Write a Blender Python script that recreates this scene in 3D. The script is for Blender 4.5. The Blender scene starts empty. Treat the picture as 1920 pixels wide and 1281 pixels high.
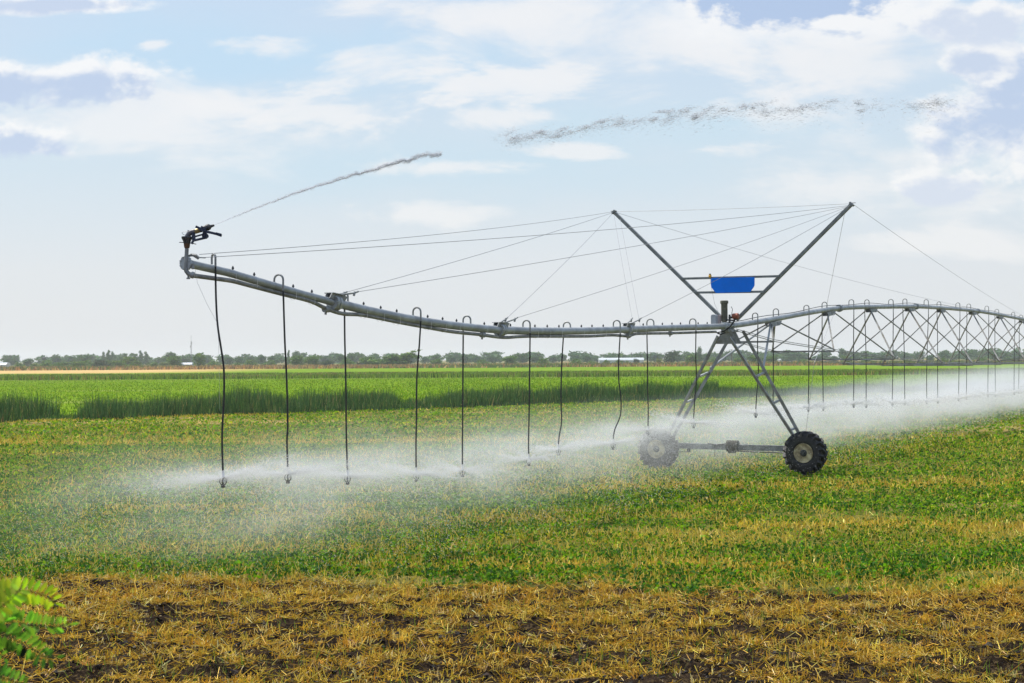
import bpy, math, random
import numpy as np
from mathutils import Vector, Matrix

S = bpy.context.scene
COL = S.collection
random.seed(7)
RNG = np.random.default_rng(11)
PI = math.pi

# ------------------------------------------------------------------ camera
H = 3.24                      # camera height above the field
F = 50 / 36 * 1920            # focal length in photo pixels
PITCH = math.atan(31.5 / F)
ROLL = math.radians(0.36)
fwd = Vector((0, math.cos(PITCH), math.sin(PITCH)))
up0 = Vector((0, -math.sin(PITCH), math.cos(PITCH)))
rt0 = Vector((1, 0, 0))
right = rt0 * math.cos(ROLL) - up0 * math.sin(ROLL)
upv = up0 * math.cos(ROLL) + rt0 * math.sin(ROLL)
cam_d = bpy.data.cameras.new('camera')
cam = bpy.data.objects.new('camera', cam_d)
COL.objects.link(cam)
cam_d.lens = 50
cam_d.sensor_width = 36
cam_d.sensor_fit = 'HORIZONTAL'
cam_d.clip_start = 0.1
cam_d.clip_end = 9000
cam_d.dof.use_dof = True
cam_d.dof.focus_distance = 32
cam_d.dof.aperture_fstop = 9
b = -fwd
cam.matrix_world = Matrix(((right.x, upv.x, b.x, 0), (right.y, upv.y, b.y, 0), (right.z, upv.z, b.z, H), (0, 0, 0, 1)))
S.camera = cam


def W(px, py, d):
    """the point d metres ahead that the photograph shows at pixel px, py"""
    v = fwd + right * ((px - 960) / F) + upv * ((640.5 - py) / F)
    return Vector((0, 0, H)) + v * (d / v.y)


# ------------------------------------------------------------------ world
SUN_DIR = Vector((-0.42, 0.30, 0.86)).normalized()
SUN_EL = math.asin(SUN_DIR.z)
SUN_AZ = math.atan2(SUN_DIR.x, SUN_DIR.y)
world = bpy.data.worlds.new('World')
S.world = world
world.use_nodes = True


class Nodes:
    def __init__(self, tree):
        self.t = tree
        self.n = tree.nodes
        self.l = tree.links

    def new(self, typ, **kw):
        n = self.n.new(typ)
        for k, v in kw.items():
            setattr(n, k, v)
        return n

    def put(self, sock, v):
        if isinstance(v, bpy.types.NodeSocket):
            self.l.new(v, sock)
        elif v is not None:
            if hasattr(sock.default_value, '__len__') and not hasattr(v, '__len__'):
                v = (v,) * len(sock.default_value)
            if hasattr(sock.default_value, '__len__') and len(v) < len(sock.default_value):
                v = tuple(v) + (1,)
            sock.default_value = v

    def m(self, op, a, b=None, c=None, clamp=False):
        n = self.new('ShaderNodeMath', operation=op)
        n.use_clamp = clamp
        for i, v in enumerate((a, b, c)):
            self.put(n.inputs[i], v)
        return n.outputs[0]

    def comb(self, x, y, z=0.0):
        n = self.new('ShaderNodeCombineXYZ')
        for i, v in enumerate((x, y, z)):
            self.put(n.inputs[i], v)
        return n.outputs[0]

    def sep(self, v):
        n = self.new('ShaderNodeSeparateXYZ')
        self.put(n.inputs[0], v)
        return n.outputs

    def vm(self, op, a, b=None):
        n = self.new('ShaderNodeVectorMath', operation=op)
        self.put(n.inputs[0], a)
        if b is not None:
            self.put(n.inputs[1], b)
        return n.outputs['Value'] if op in ('LENGTH', 'DISTANCE', 'DOT_PRODUCT') else n.outputs[0]

    def noise(self, vec, scale, detail=4, rough=0.55, dist=0.0, out='Fac'):
        n = self.new('ShaderNodeTexNoise')
        self.put(n.inputs['Vector'], vec)
        n.inputs['Scale'].default_value = scale
        n.inputs['Detail'].default_value = detail
        n.inputs['Roughness'].default_value = rough
        n.inputs['Distortion'].default_value = dist
        return n.outputs[out]

    def step(self, v, a, b, lo=0.0, hi=1.0):
        n = self.new('ShaderNodeMapRange', interpolation_type='SMOOTHSTEP')
        self.put(n.inputs['Value'], v)
        n.inputs['From Min'].default_value = a
        n.inputs['From Max'].default_value = b
        n.inputs['To Min'].default_value = lo
        n.inputs['To Max'].default_value = hi
        return n.outputs[0]

    def mix(self, f, a, b):
        n = self.new('ShaderNodeMix', data_type='RGBA')
        n.clamp_factor = True
        self.put(n.inputs[0], f)
        self.put(n.inputs[6], a)
        self.put(n.inputs[7], b)
        return n.outputs[2]

    def ramp(self, f, stops):
        n = self.new('ShaderNodeValToRGB')
        e = n.color_ramp.elements
        while len(e) < len(stops):
            e.new(0.5)
        for el, (p, c) in zip(e, stops):
            el.position = p
            el.color = (*c, 1)
        self.put(n.inputs[0], f)
        return n.outputs[0]


def sky_nodes():
    N = Nodes(world.node_tree)
    N.n.clear()
    out = N.new('ShaderNodeOutputWorld')
    sky = N.new('ShaderNodeTexSky', sky_type='NISHITA')
    sky.sun_disc = False
    sky.sun_elevation = SUN_EL
    sky.sun_rotation = SUN_AZ
    sky.air_density = 1.2
    sky.dust_density = 2.0
    bg1 = N.new('ShaderNodeBackground')
    N.l.new(sky.outputs[0], bg1.inputs[0])
    bg1.inputs[1].default_value = 0.08
    d = N.new('ShaderNodeTexCoord').outputs['Generated']
    x, y, z = N.sep(d)
    yy = N.m('MAXIMUM', N.m('ABSOLUTE', y), 0.12)
    u = N.m('DIVIDE', x, yy)
    v = N.m('DIVIDE', z, yy)
    P = N.comb(u, v, 0)
    base = N.ramp(N.m('MULTIPLY', v, 2.5), [(0.0, (.80, .82, .855)), (.16, (.775, .815, .865)), (.34, (.67, .785, .88)), (.60, (.60, .74, .90)), (1.0, (.52, .66, .90))])
    # blue window at the upper left, pale veil towards the right
    fine = N.step(N.noise(N.vm('MULTIPLY', P, (1.0, 2.8, 1)), 7.0, 8, 0.62, 0.3), .28, .72)
    big = N.step(N.noise(N.vm('MULTIPLY', P, (1.0, 2.2, 1)), 4.0, 5, 0.55), .3, .7)

    def ell(cx, cy, rx, ry):
        a = N.vm('SUBTRACT', P, ((cx - 960) / F, (672 - cy) / F, 0))
        a = N.vm('DIVIDE', a, (rx / F, ry / F, 1))
        return N.m('SUBTRACT', 1.0, N.vm('LENGTH', a)), N.sep(a)[1]

    col = base
    e, _ = ell(470, 110, 560, 110)
    col = N.mix(N.m('MULTIPLY', N.step(N.m('ADD', e, N.m('MULTIPLY', N.m('SUBTRACT', big, .5), .9)), -.2, .8), .66), col, (.53, .745, .93))
    e, _ = ell(800, 320, 520, 80)
    col = N.mix(N.m('MULTIPLY', N.step(N.m('ADD', e, N.m('MULTIPLY', N.m('SUBTRACT', big, .5), .9)), -.2, .9), .5), col, (.58, .77, .90))
    e, _ = ell(1380, 235, 420, 60)
    col = N.mix(N.m('MULTIPLY', N.step(N.m('ADD', e, N.m('MULTIPLY', N.m('SUBTRACT', big, .5), .9)), -.2, .9), .6), col, (.60, .78, .90))
    # white veils
    white = (.915, .92, .935)
    for cx, cy, rx, ry, k, lo, hi in ((230, 225, 420, 85, 1.0, -.05, .6), (620, 205, 230, 40, 1.2, 0, .35), (1150, 70, 520, 130, 1.1, -.1, .6),
                                      (1000, 150, 200, 55, 1.3, 0, .3), (515, 92, 130, 40, 1.3, 0, .35), (1600, 120, 420, 75, 1.0, -.1, .5),
                                      (930, 215, 150, 22, 1.2, 0, .35), (840, 312, 170, 18, 1.3, 0, .5), (1080, 283, 80, 16, 1.4, 0, .35),
                                      (1330, 283, 90, 14, 1.4, 0, .4), (285, 78, 36, 14, 1.3, 0, .3), (1720, 350, 260, 60, 1.1, -.1, .6),
                                      (800, 400, 160, 30, 1.3, 0, .6), (1800, 460, 200, 30, 1.3, 0, .6), (900, 20, 300, 50, 1.0, -.1, .7)):
        e, _ = ell(cx, cy, rx, ry)
        f = N.m('ADD', e, N.m('MULTIPLY', N.m('SUBTRACT', fine, .5), 1.6 * k))
        col = N.mix(N.m('MULTIPLY', N.step(f, lo - .15, hi + .45), .82), col, white)
    # cumulus with bright rims and blue grey bases
    puff = N.step(N.noise(N.vm('MULTIPLY', P, (1.0, 1.5, 1)), 16, 9, 0.60, 0.15), .28, .72)
    puff2 = N.step(N.noise(N.vm('ADD', N.vm('MULTIPLY', P, (1.0, 1.5, 1)), (-.006, .012, 0)), 16, 9, 0.60, 0.15), .28, .72)
    for cx, cy, rx, ry, dark, tilt, amp in ((1490, -10, 360, 118, 1.25, -.45, .34), (100, 145, 235, 54, .85, .75, 1.1), (40, 258, 130, 44, .8, .7, 1.1), (1905, 240, 205, 150, .85, -.1, .85),
                                       (1830, 128, 75, 42, .7, .3, 1.0), (1840, 40, 120, 46, .55, .3, 1.0), (1800, 352, 150, 40, .5, .6, 1.2), (120, 3, 200, 20, .75, .2, .7)):
        e, ly = ell(cx, cy, rx, ry)
        f = N.m('ADD', e, N.m('MULTIPLY', N.m('SUBTRACT', puff, .5), amp))
        mask = N.step(f, -.06, .48)
        lit = N.m('ADD', f, N.m('MULTIPLY', N.m('SUBTRACT', puff2, puff), 1.3))
        core = N.step(N.m('SUBTRACT', lit, N.m('MULTIPLY', ly, tilt)), .05, .80)
        c = N.mix(N.m('MULTIPLY', core, dark), (.96, .965, .975), (.47, .595, .82))
        col = N.mix(mask, col, c)
    bg2 = N.new('ShaderNodeBackground')
    N.put(bg2.inputs[0], col)
    bg2.inputs[1].default_value = .85
    mx = N.new('ShaderNodeMixShader')
    mx.inputs[0].default_value = 0.88
    N.l.new(bg1.outputs[0], mx.inputs[1])
    N.l.new(bg2.outputs[0], mx.inputs[2])
    N.l.new(mx.outputs[0], out.inputs[0])


sky_nodes()
sun_d = bpy.data.lights.new('sun', 'SUN')
sun_d.energy = 5.0
sun_d.angle = math.radians(1.0)
sun_d.color = (1, .95, .87)
sun = bpy.data.objects.new('sun', sun_d)
COL.objects.link(sun)
sun.rotation_euler = (-SUN_DIR).to_track_quat('-Z', 'Y').to_euler()
S.view_settings.view_transform = 'Standard'
S.view_settings.look = 'None'
S.view_settings.exposure = 0.28
S.view_settings.gamma = 1
S.cycles.max_bounces = 8
S.cycles.transparent_max_bounces = 16
S.cycles.volume_bounces = 1
S.cycles.use_denoising = True
S.cycles.denoiser = 'OPENIMAGEDENOISE'
S.cycles.denoising_input_passes = 'RGB_ALBEDO_NORMAL'
S.cycles.denoising_prefilter = 'ACCURATE'


# ------------------------------------------------------------------ helpers
def tag(o, label=None, cat=None, group=None, kind=None):
    for k, v in (('label', label), ('category', cat), ('group', group), ('kind', kind)):
        if v:
            o[k] = v
    return o


def empty(name, loc=(0, 0, 0), parent=None):
    o = bpy.data.objects.new(name, None)
    COL.objects.link(o)
    o.empty_display_size = 0.2
    o.location = loc
    o.parent = parent
    return o


def mat(name, build):
    m = bpy.data.materials.new(name)
    m.use_nodes = True
    N = Nodes(m.node_tree)
    N.n.clear()
    out = N.new('ShaderNodeOutputMaterial')
    build(N, out)
    return m


def pbr(name, col, rough=.6, metal=0.0, var=.25, scale=6.0, col2=None, bump=0.0, stretch=(1, 1, 1), spec=.4):
    def f(N, out):
        p = N.new('ShaderNodeBsdfPrincipled')
        g = N.vm('MULTIPLY', N.new('ShaderNodeTexCoord').outputs['Object'], stretch)
        nz = N.noise(g, scale, 6, .62)
        c2 = col2 or tuple(c * (1 - var) for c in col)
        c1 = col if col2 else tuple(min(1, c * (1 + var)) for c in col)
        N.put(p.inputs['Base Color'], N.mix(N.step(nz, .32, .68), c1, c2))
        N.put(p.inputs['Roughness'], N.step(N.noise(g, scale * 2.3, 3), .2, .8, max(0, rough - .12), min(1, rough + .12)))
        p.inputs['Metallic'].default_value = metal
        p.inputs['Specular IOR Level'].default_value = spec
        if bump:
            bn = N.new('ShaderNodeBump')
            bn.inputs['Strength'].default_value = bump
            bn.inputs['Distance'].default_value = .01
            N.l.new(N.noise(g, scale * 4, 4), bn.inputs['Height'])
            N.l.new(bn.outputs[0], p.inputs['Normal'])
        N.l.new(p.outputs[0], out.inputs[0])
    return mat(name, f)


def leafmat(name, trans=.35, rough=.55, spec=.25, attr='tint'):
    def f(N, out):
        a = N.new('ShaderNodeAttribute', attribute_name=attr)
        p = N.new('ShaderNodeBsdfPrincipled')
        N.l.new(a.outputs['Color'], p.inputs['Base Color'])
        p.inputs['Roughness'].default_value = rough
        p.inputs['Specular IOR Level'].default_value = spec
        t = N.new('ShaderNodeBsdfTranslucent')
        N.l.new(N.vm('MULTIPLY', a.outputs['Color'], (1.25, 1.2, .7)), t.inputs[0])
        mx = N.new('ShaderNodeMixShader')
        mx.inputs[0].default_value = trans
        N.l.new(p.outputs[0], mx.inputs[1])
        N.l.new(t.outputs[0], mx.inputs[2])
        N.l.new(mx.outputs[0], out.inputs[0])
    return mat(name, f)


M = dict(
    galv=pbr('galvanised steel', (.335, .35, .355), .5, .35, .22, 3.0, bump=.05),
    leg=pbr('leg steel', (.30, .31, .31), .55, .3, .3, 3.5, col2=(.17, .155, .13)),
    galv_old=pbr('weathered steel', (.26, .265, .26), .62, .25, .3, 5.0),
    mast=pbr('grey mast steel', (.20, .21, .215), .6, .25, .25, 4.0),
    booster=pbr('booster pipe', (.22, .215, .20), .6, .25, .35, 5.0),
    dark=pbr('dark metal', (.05, .05, .052), .5, .3, .3, 9),
    blackhose=pbr('black hose', (.012, .012, .013), .45, 0, .3, 9),
    cable=pbr('steel cable', (.32, .32, .33), .5, .3, .15, 5),
    gun=pbr('navy gun casting', (.018, .028, .06), .45, .1, .3, 14),
    gunbody=pbr('grey gun body', (.12, .115, .13), .5, .1, .3, 14),
    brass=pbr('brass sleeve', (.42, .32, .13), .45, .4, .2, 14),
    rust=pbr('rusty coupling', (.16, .075, .03), .8, .1, .4, 18, col2=(.05, .035, .028)),
    cream=pbr('cream wheel paint', (.60, .53, .33), .7, 0, .2, 5, col2=(.20, .155, .09)),
    tyre=pbr('black tyre rubber', (.018, .018, .019), .62, 0, .3, 14, bump=.2),
    mud=pbr('muddy tyre rubber', (.03, .029, .027), .7, 0, .4, 14, col2=(.10, .085, .065), bump=.2),
    blue=pbr('blue sign paint', (.0, .17, .80), .5, 0, .06, 3, spec=.15),
    valve=pbr('olive valve steel', (.12, .115, .085), .65, .1, .3, 12),
    red=pbr('rust red valve', (.27, .075, .04), .55, .1, .25, 12),
    box=pbr('pale grey box', (.36, .38, .42), .55, 0, .1, 6),
    pinkbox=pbr('dusty pink box', (.42, .34, .34), .6, 0, .12, 6),
    white=pbr('white plastic', (.72, .70, .68), .5, 0, .1, 20),
    amber=pbr('amber lamp', (.75, .38, .03), .4, 0, .1, 20),
    bark=pbr('bark', (.12, .09, .065), .85, 0, .3, 3),
    roofw=pbr('white greenhouse film', (.50, .53, .55), .4, 0, .06, .5),
    wallw=pbr('pale wall', (.46, .47, .47), .7, 0, .1, .5),
    mastred=pbr('far mast steel', (.22, .21, .22), .6, .2, .2, 1),
    leaf=leafmat('field leaves', .42, .6, .10),
    straw=leafmat('straw', .2, .6, .2),
    reed=leafmat('reed leaves', .35, .6, .12),
    tree=leafmat('tree leaves', .25, .6, .15),
)


class MB:
    """collects shapes that are built as ONE mesh object"""

    def __init__(self):
        self.v = []
        self.f = []

    def add(self, vs, fs):
        k = len(self.v)
        self.v += [tuple(p) for p in vs]
        self.f += [tuple(i + k for i in f) for f in fs]
        return self

    def tube(self, pts, r, n=10, cap=True):
        pts = [Vector(p) for p in pts]
        rs = r if hasattr(r, '__len__') else [r] * len(pts)
        t = (pts[1] - pts[0]).normalized()
        a = t.orthogonal().normalized()
        vs, fs = [], []
        for i, p in enumerate(pts):
            if i == 0:
                tt = t
            elif i == len(pts) - 1:
                tt = (pts[i] - pts[i - 1]).normalized()
            else:
                tt = ((pts[i + 1] - p).normalized() + (p - pts[i - 1]).normalized())
                tt = tt.normalized() if tt.length > 1e-6 else t
            a = (a - tt * a.dot(tt))
            a = a.normalized() if a.length > 1e-6 else tt.orthogonal().normalized()
            c = tt.cross(a)
            for k in range(n):
                q = 2 * PI * k / n
                vs.append(p + (a * math.cos(q) + c * math.sin(q)) * rs[i])
        for i in range(len(pts) - 1):
            for k in range(n):
                fs.append((i * n + k, i * n + (k + 1) % n, (i + 1) * n + (k + 1) % n, (i + 1) * n + k))
        if cap:
            fs.append(tuple(reversed(range(n))))
            fs.append(tuple(range((len(pts) - 1) * n, len(pts) * n)))
        return self.add(vs, fs)

    def sweep(self, prof, p, q, up=(0, 0, 1)):
        """a closed 2-D profile carried from p to q"""
        p, q = Vector(p), Vector(q)
        t = (q - p).normalized()
        u = Vector(up)
        a = t.cross(u)
        a = a.normalized() if a.length > 1e-4 else t.orthogonal().normalized()
        c = a.cross(t)
        n = len(prof)
        vs = [p + a * x + c * y for x, y in prof] + [q + a * x + c * y for x, y in prof]
        fs = [(k, (k + 1) % n, n + (k + 1) % n, n + k) for k in range(n)]
        fs += [tuple(reversed(range(n))), tuple(range(n, 2 * n))]
        return self.add(vs, fs)

    def angle(self, p, q, w, t, up=(0, 0, 1)):
        return self.sweep([(0, 0), (w, 0), (w, t), (t, t), (t, w), (0, w)], p, q, up)

    def bar(self, p, q, w, h, up=(0, 0, 1)):
        return self.sweep([(-w / 2, -h / 2), (w / 2, -h / 2), (w / 2, h / 2), (-w / 2, h / 2)], p, q, up)

    def lathe(self, c, axis, prof, n=20, cap=True):
        """prof: list of (offset along the axis, radius)"""
        c, ax = Vector(c), Vector(axis).normalized()
        a = ax.orthogonal().normalized()
        bb = ax.cross(a)
        vs, fs = [], []
        for o, r in prof:
            for k in range(n):
                q = 2 * PI * k / n
                vs.append(c + ax * o + (a * math.cos(q) + bb * math.sin(q)) * max(r, 1e-4))
        for i in range(len(prof) - 1):
            for k in range(n):
                fs.append((i * n + k, i * n + (k + 1) % n, (i + 1) * n + (k + 1) % n, (i + 1) * n + k))
        if cap:
            fs.append(tuple(reversed(range(n))))
            fs.append(tuple(range((len(prof) - 1) * n, len(prof) * n)))
        return self.add(vs, fs)

    def plate(self, poly, thick):
        """a flat outline given thickness along its normal"""
        poly = [Vector(p) for p in poly]
        nrm = (poly[1] - poly[0]).cross(poly[2] - poly[0]).normalized() * (thick / 2)
        n = len(poly)
        vs = [p + nrm for p in poly] + [p - nrm for p in poly]
        fs = [tuple(range(n)), tuple(reversed(range(n, 2 * n)))]
        fs += [(k, n + k, n + (k + 1) % n, (k + 1) % n) for k in range(n)]
        return self.add(vs, fs)

    def build(self, name, material, parent=None, smooth=True):
        me = bpy.data.meshes.new(name)
        me.from_pydata(self.v, [], self.f)
        me.validate()
        me.materials.append(material)
        if smooth:
            me.polygons.foreach_set('use_smooth', [True] * len(me.polygons))
            me.set_sharp_from_angle(angle=math.radians(38))
        o = bpy.data.objects.new(name, me)
        COL.objects.link(o)
        if parent:
            o.parent = parent
            o.matrix_parent_inverse = parent.matrix_basis.inverted()
        return o


def cloud_mesh(name, verts, k, tint, material, parent=None):
    """many loose k-cornered faces in one mesh: verts is (n, k, 3), tint is (n, 3)"""
    n = len(verts)
    me = bpy.data.meshes.new(name)
    me.vertices.add(n * k)
    me.vertices.foreach_set('co', np.ascontiguousarray(verts, dtype=np.float32).ravel())
    me.loops.add(n * k)
    me.loops.foreach_set('vertex_index', np.arange(n * k, dtype=np.int32))
    me.polygons.add(n)
    me.polygons.foreach_set('loop_start', np.arange(0, n * k, k, dtype=np.int32))
    me.polygons.foreach_set('loop_total', np.full(n, k, dtype=np.int32))
    at = me.attributes.new('tint', 'FLOAT_COLOR', 'POINT')
    c = np.ones((n, k, 4), dtype=np.float32)
    c[:, :, :3] = np.asarray(tint, dtype=np.float32)[:, None, :]
    at.data.foreach_set('color', c.ravel())
    me.update()
    me.materials.append(material)
    o = bpy.data.objects.new(name, me)
    COL.objects.link(o)
    if parent:
        o.parent = parent
    return o


def vnoise(x, y, seed=0):
    """smooth value noise in numpy, 0..1"""
    xi = np.floor(x).astype(np.int64)
    yi = np.floor(y).astype(np.int64)
    fx, fy = x - xi, y - yi
    fx = fx * fx * (3 - 2 * fx)
    fy = fy * fy * (3 - 2 * fy)

    def h(a, b):
        q = (a * 374761393 + b * 668265263 + seed * 1442695041) & 0xffffffff
        q = ((q ^ (q >> 13)) * 1274126177) & 0xffffffff
        return ((q ^ (q >> 16)) & 0xffff) / 65535.0
    return (h(xi, yi) * (1 - fx) + h(xi + 1, yi) * fx) * (1 - fy) + (h(xi, yi + 1) * (1 - fx) + h(xi + 1, yi + 1) * fx) * fy


def fbm(x, y, seed=0, o=4):
    s, a, t = 0, 1, 0
    for i in range(o):
        s = s + a * vnoise(x * 2 ** i, y * 2 ** i, seed + i)
        t += a
        a *= .5
    return s / t


def edge_y(x):
    """where the stubble ends and the crop begins"""
    return 20.3 - .125 * x + (vnoise(x * 1.1, x * 0 + 3, 5) - .5) * .9 + (vnoise(x * 4, x * 0 + 3, 6) - .5) * .6


# ------------------------------------------------------------------ ground
def ground_z(x, y):
    w = np.clip((24 - y) / 3.5, 0, 1) * np.clip((y - 8) / 2, 0, 1)
    w2 = np.clip((70 - y) / 20, 0, 1) * np.clip((y - 8) / 2, 0, 1)
    n = fbm(x * 1.3, y * 2.2, 21, 5) - .5
    c = np.abs(fbm(x * 4.5, y * 4.5, 33, 4) - .5)
    return w * (n * .20 - c * .28 + .07) + w2 * (fbm(x * .25, y * .4, 51, 3) - .5) * .10 - .03


def build_ground():
    xs = np.concatenate([[-3000, -1200, -500, -200, -100, -60, -40, -25, -17], np.arange(-12, 12.01, .06), [17, 25, 40, 60, 100, 200, 500, 1200, 3000]])
    ys = np.concatenate([[-60, -20, 0, 6, 9], np.arange(11, 24, .06), np.arange(24, 60, .6), np.arange(60, 130, 4), [150, 200, 260, 340, 450, 600, 800, 1200, 2000, 3050]])
    X, Y = np.meshgrid(xs, ys)
    Z = ground_z(X, Y)
    Z = np.where(np.abs(X) < 12.1, Z, Z * .3)
    nx, ny = len(xs), len(ys)
    me = bpy.data.meshes.new('field_ground')
    me.vertices.add(nx * ny)
    me.vertices.foreach_set('co', np.stack([X, Y, Z], -1).astype(np.float32).ravel())
    i, j = np.meshgrid(np.arange(nx - 1), np.arange(ny - 1))
    a = (j * nx + i).ravel()
    q = np.stack([a, a + 1, a + 1 + nx, a + nx], -1).astype(np.int32)
    n = len(q)
    me.loops.add(n * 4)
    me.loops.foreach_set('vertex_index', q.ravel())
    me.polygons.add(n)
    me.polygons.foreach_set('loop_start', np.arange(0, n * 4, 4, dtype=np.int32))
    me.polygons.foreach_set('loop_total', np.full(n, 4, dtype=np.int32))
    me.polygons.foreach_set('use_smooth', np.ones(n, dtype=bool))
    me.update()

    def f(N, out):
        p = N.new('ShaderNodeBsdfPrincipled')
        g = N.new('ShaderNodeTexCoord').outputs['Object']
        x, y, z = N.sep(g)
        n1 = N.noise(g, .35, 5, .6)
        n2 = N.noise(g, 6, 6, .65)
        n3 = N.noise(N.vm('MULTIPLY', g, (.35, 1, 1)), .09, 5, .6)
        soil = N.mix(N.step(n2, .35, .7), (.009, .0065, .005), (.032, .022, .015))
        soil = N.mix(N.step(N.noise(g, 22, 4), .52, .66), soil, (.075, .052, .026))
        crop = N.mix(N.step(n2, .35, .65), (.05, .075, .012), (.16, .14, .035))
        crop = N.mix(N.m('MULTIPLY', N.step(n3, .52, .68), .8), crop, (.30, .22, .09))
        mead = N.mix(N.step(n1, .35, .65), (.10, .19, .008), (.16, .24, .015))
        mead = N.mix(N.step(N.noise(N.vm('MULTIPLY', g, (.25, 1, 1)), .06, 4), .56, .72), mead, (.19, .23, .05))
        strip = N.mix(N.step(n1, .35, .65), (.12, .19, .03), (.17, .18, .05))
        wheat = N.mix(N.step(n1, .3, .7), (.42, .28, .11), (.52, .36, .16))
        brush = N.mix(N.step(N.noise(N.vm('MULTIPLY', g, (1, .3, 1)), .03, 5), .42, .6), (.10, .14, .04), (.27, .17, .09))
        e = N.m('ADD', N.m('ADD', y, N.m('MULTIPLY', x, .125)), N.m('MULTIPLY', N.m('SUBTRACT', n1, .5), 1.4))
        c = N.mix(N.step(e, 19.9, 20.6), soil, crop)
        r = N.m('SUBTRACT', y, N.m('MULTIPLY', N.m('ADD', x, 0), .85))
        c = N.mix(N.step(r, 97.5, 99.5), c, mead)
        c = N.mix(N.step(y, 236, 240), c, strip)
        yw = N.m('ADD', y, N.m('MULTIPLY', N.m('SUBTRACT', n3, .5), 60))
        c = N.mix(N.step(yw, 330, 345), c, mead)
        c = N.mix(N.m('MULTIPLY', N.step(yw, 350, 400), N.step(x, -115, -62, 1, 0)), c, wheat)
        c = N.mix(N.step(yw, 500, 520), c, brush)
        N.put(p.inputs['Base Color'], c)
        p.inputs['Roughness'].default_value = .9
        p.inputs['Specular IOR Level'].default_value = 0
        bn = N.new('ShaderNodeBump')
        bn.inputs['Strength'].default_value = .5
        bn.inputs['Distance'].default_value = .04
        N.l.new(N.noise(g, 14, 6, .7), bn.inputs['Height'])
        N.l.new(bn.outputs[0], p.inputs['Normal'])
        N.l.new(p.outputs[0], out.inputs[0])
    me.materials.append(mat('field ground', f))
    o = bpy.data.objects.new('field_ground', me)
    COL.objects.link(o)
    tag(o, 'flat field of stubble, green crop and meadow running to the horizon', 'ground', kind='structure')


build_ground()


def pick(cols, n, jit=.22):
    """n tints drawn from weighted colours with some spread"""
    w = np.array([c[3] for c in cols], float)
    c = np.array([c[:3] for c in cols])[RNG.choice(len(cols), n, p=w / w.sum())]
    return np.clip(c * (1 + RNG.normal(0, jit, (n, 1))) * (1 + RNG.normal(0, jit * .35, (n, 3))), .003, .9)


def in_view(y0, y1, n, margin=1.12, power=1.0, extra=3.2):
    """ground positions inside the field of view, denser near the camera when power > 1"""
    t = RNG.random(n)
    y = (y0 ** (2 - power) + t * (y1 ** (2 - power) - y0 ** (2 - power))) ** (1 / (2 - power)) if power != 2 else y0 * (y1 / y0) ** t
    x = (RNG.random(n) * 2 - 1) * (y * .36 * margin + extra)
    return x, y


def blades(x, y, h, w, lean, z=None, lie=None):
    """upright or leaning three-cornered blades"""
    n = len(x)
    z = ground_z(x, y) - .01 if z is None else z
    a = RNG.random(n) * 2 * PI
    l = lean if lie is None else lie
    side = RNG.random(n) * 2 * PI
    base = np.stack([x, y, z], -1)
    d = np.stack([np.cos(a) * np.sin(l), np.sin(a) * np.sin(l), np.cos(l)], -1) * h[:, None]
    s = np.stack([np.cos(side), np.sin(side) * .5, np.zeros(n)], -1) * (w / 2)[:, None]
    return np.stack([base - s, base + s, base + d], 1)


def strands(x, y, z, L, w, pitch, az=None):
    """four-cornered straws, pitch 0 lying flat"""
    n = len(x)
    a = RNG.random(n) * 2 * PI if az is None else az
    d = np.stack([np.cos(a) * np.cos(pitch), np.sin(a) * np.cos(pitch), np.sin(pitch)], -1)
    s = np.cross(d, np.stack([RNG.normal(0, .4, n), np.full(n, 1.0), RNG.normal(0, .6, n) + .4], -1))
    s /= np.linalg.norm(s, axis=1)[:, None]
    c = np.stack([x, y, z], -1)
    A, B = c, c + d * L[:, None]
    s = s * (w / 2)[:, None]
    return np.stack([A - s, A + s, B + s * .8, B - s * .8], 1)


def leaves(x, y, z, size, flat=.5):
    """little diamond leaves"""
    n = len(x)
    a = RNG.random(n) * 2 * PI
    el = RNG.normal(.35, flat, n)
    d = np.stack([np.cos(a) * np.cos(el), np.sin(a) * np.cos(el), np.sin(el)], -1)
    s = np.cross(d, RNG.normal(0, 1, (n, 3)))
    s /= np.linalg.norm(s, axis=1)[:, None]
    c = np.stack([x, y, z], -1)
    L = size[:, None]
    return np.stack([c - d * L * .5, c + s * L * .36 - d * L * .05, c + d * L * .55, c - s * L * .36 - d * L * .05], 1)


STRAW = [(.66, .42, .05, 4.4), (.76, .53, .11, 2.8), (.44, .255, .03, 3), (.82, .64, .30, 1), (.12, .07, .02, 3)]
DRY = [(.60, .45, .06, 4), (.70, .54, .14, 3), (.42, .29, .04, 2)]
GREEN = [(.125, .26, .006, 4), (.175, .295, .008, 3), (.048, .145, .006, 2.8), (.29, .34, .02, 1.4)]
DEEP = [(.030, .10, .012, 4), (.05, .14, .014, 3), (.12, .21, .016, 1.5)]


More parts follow.
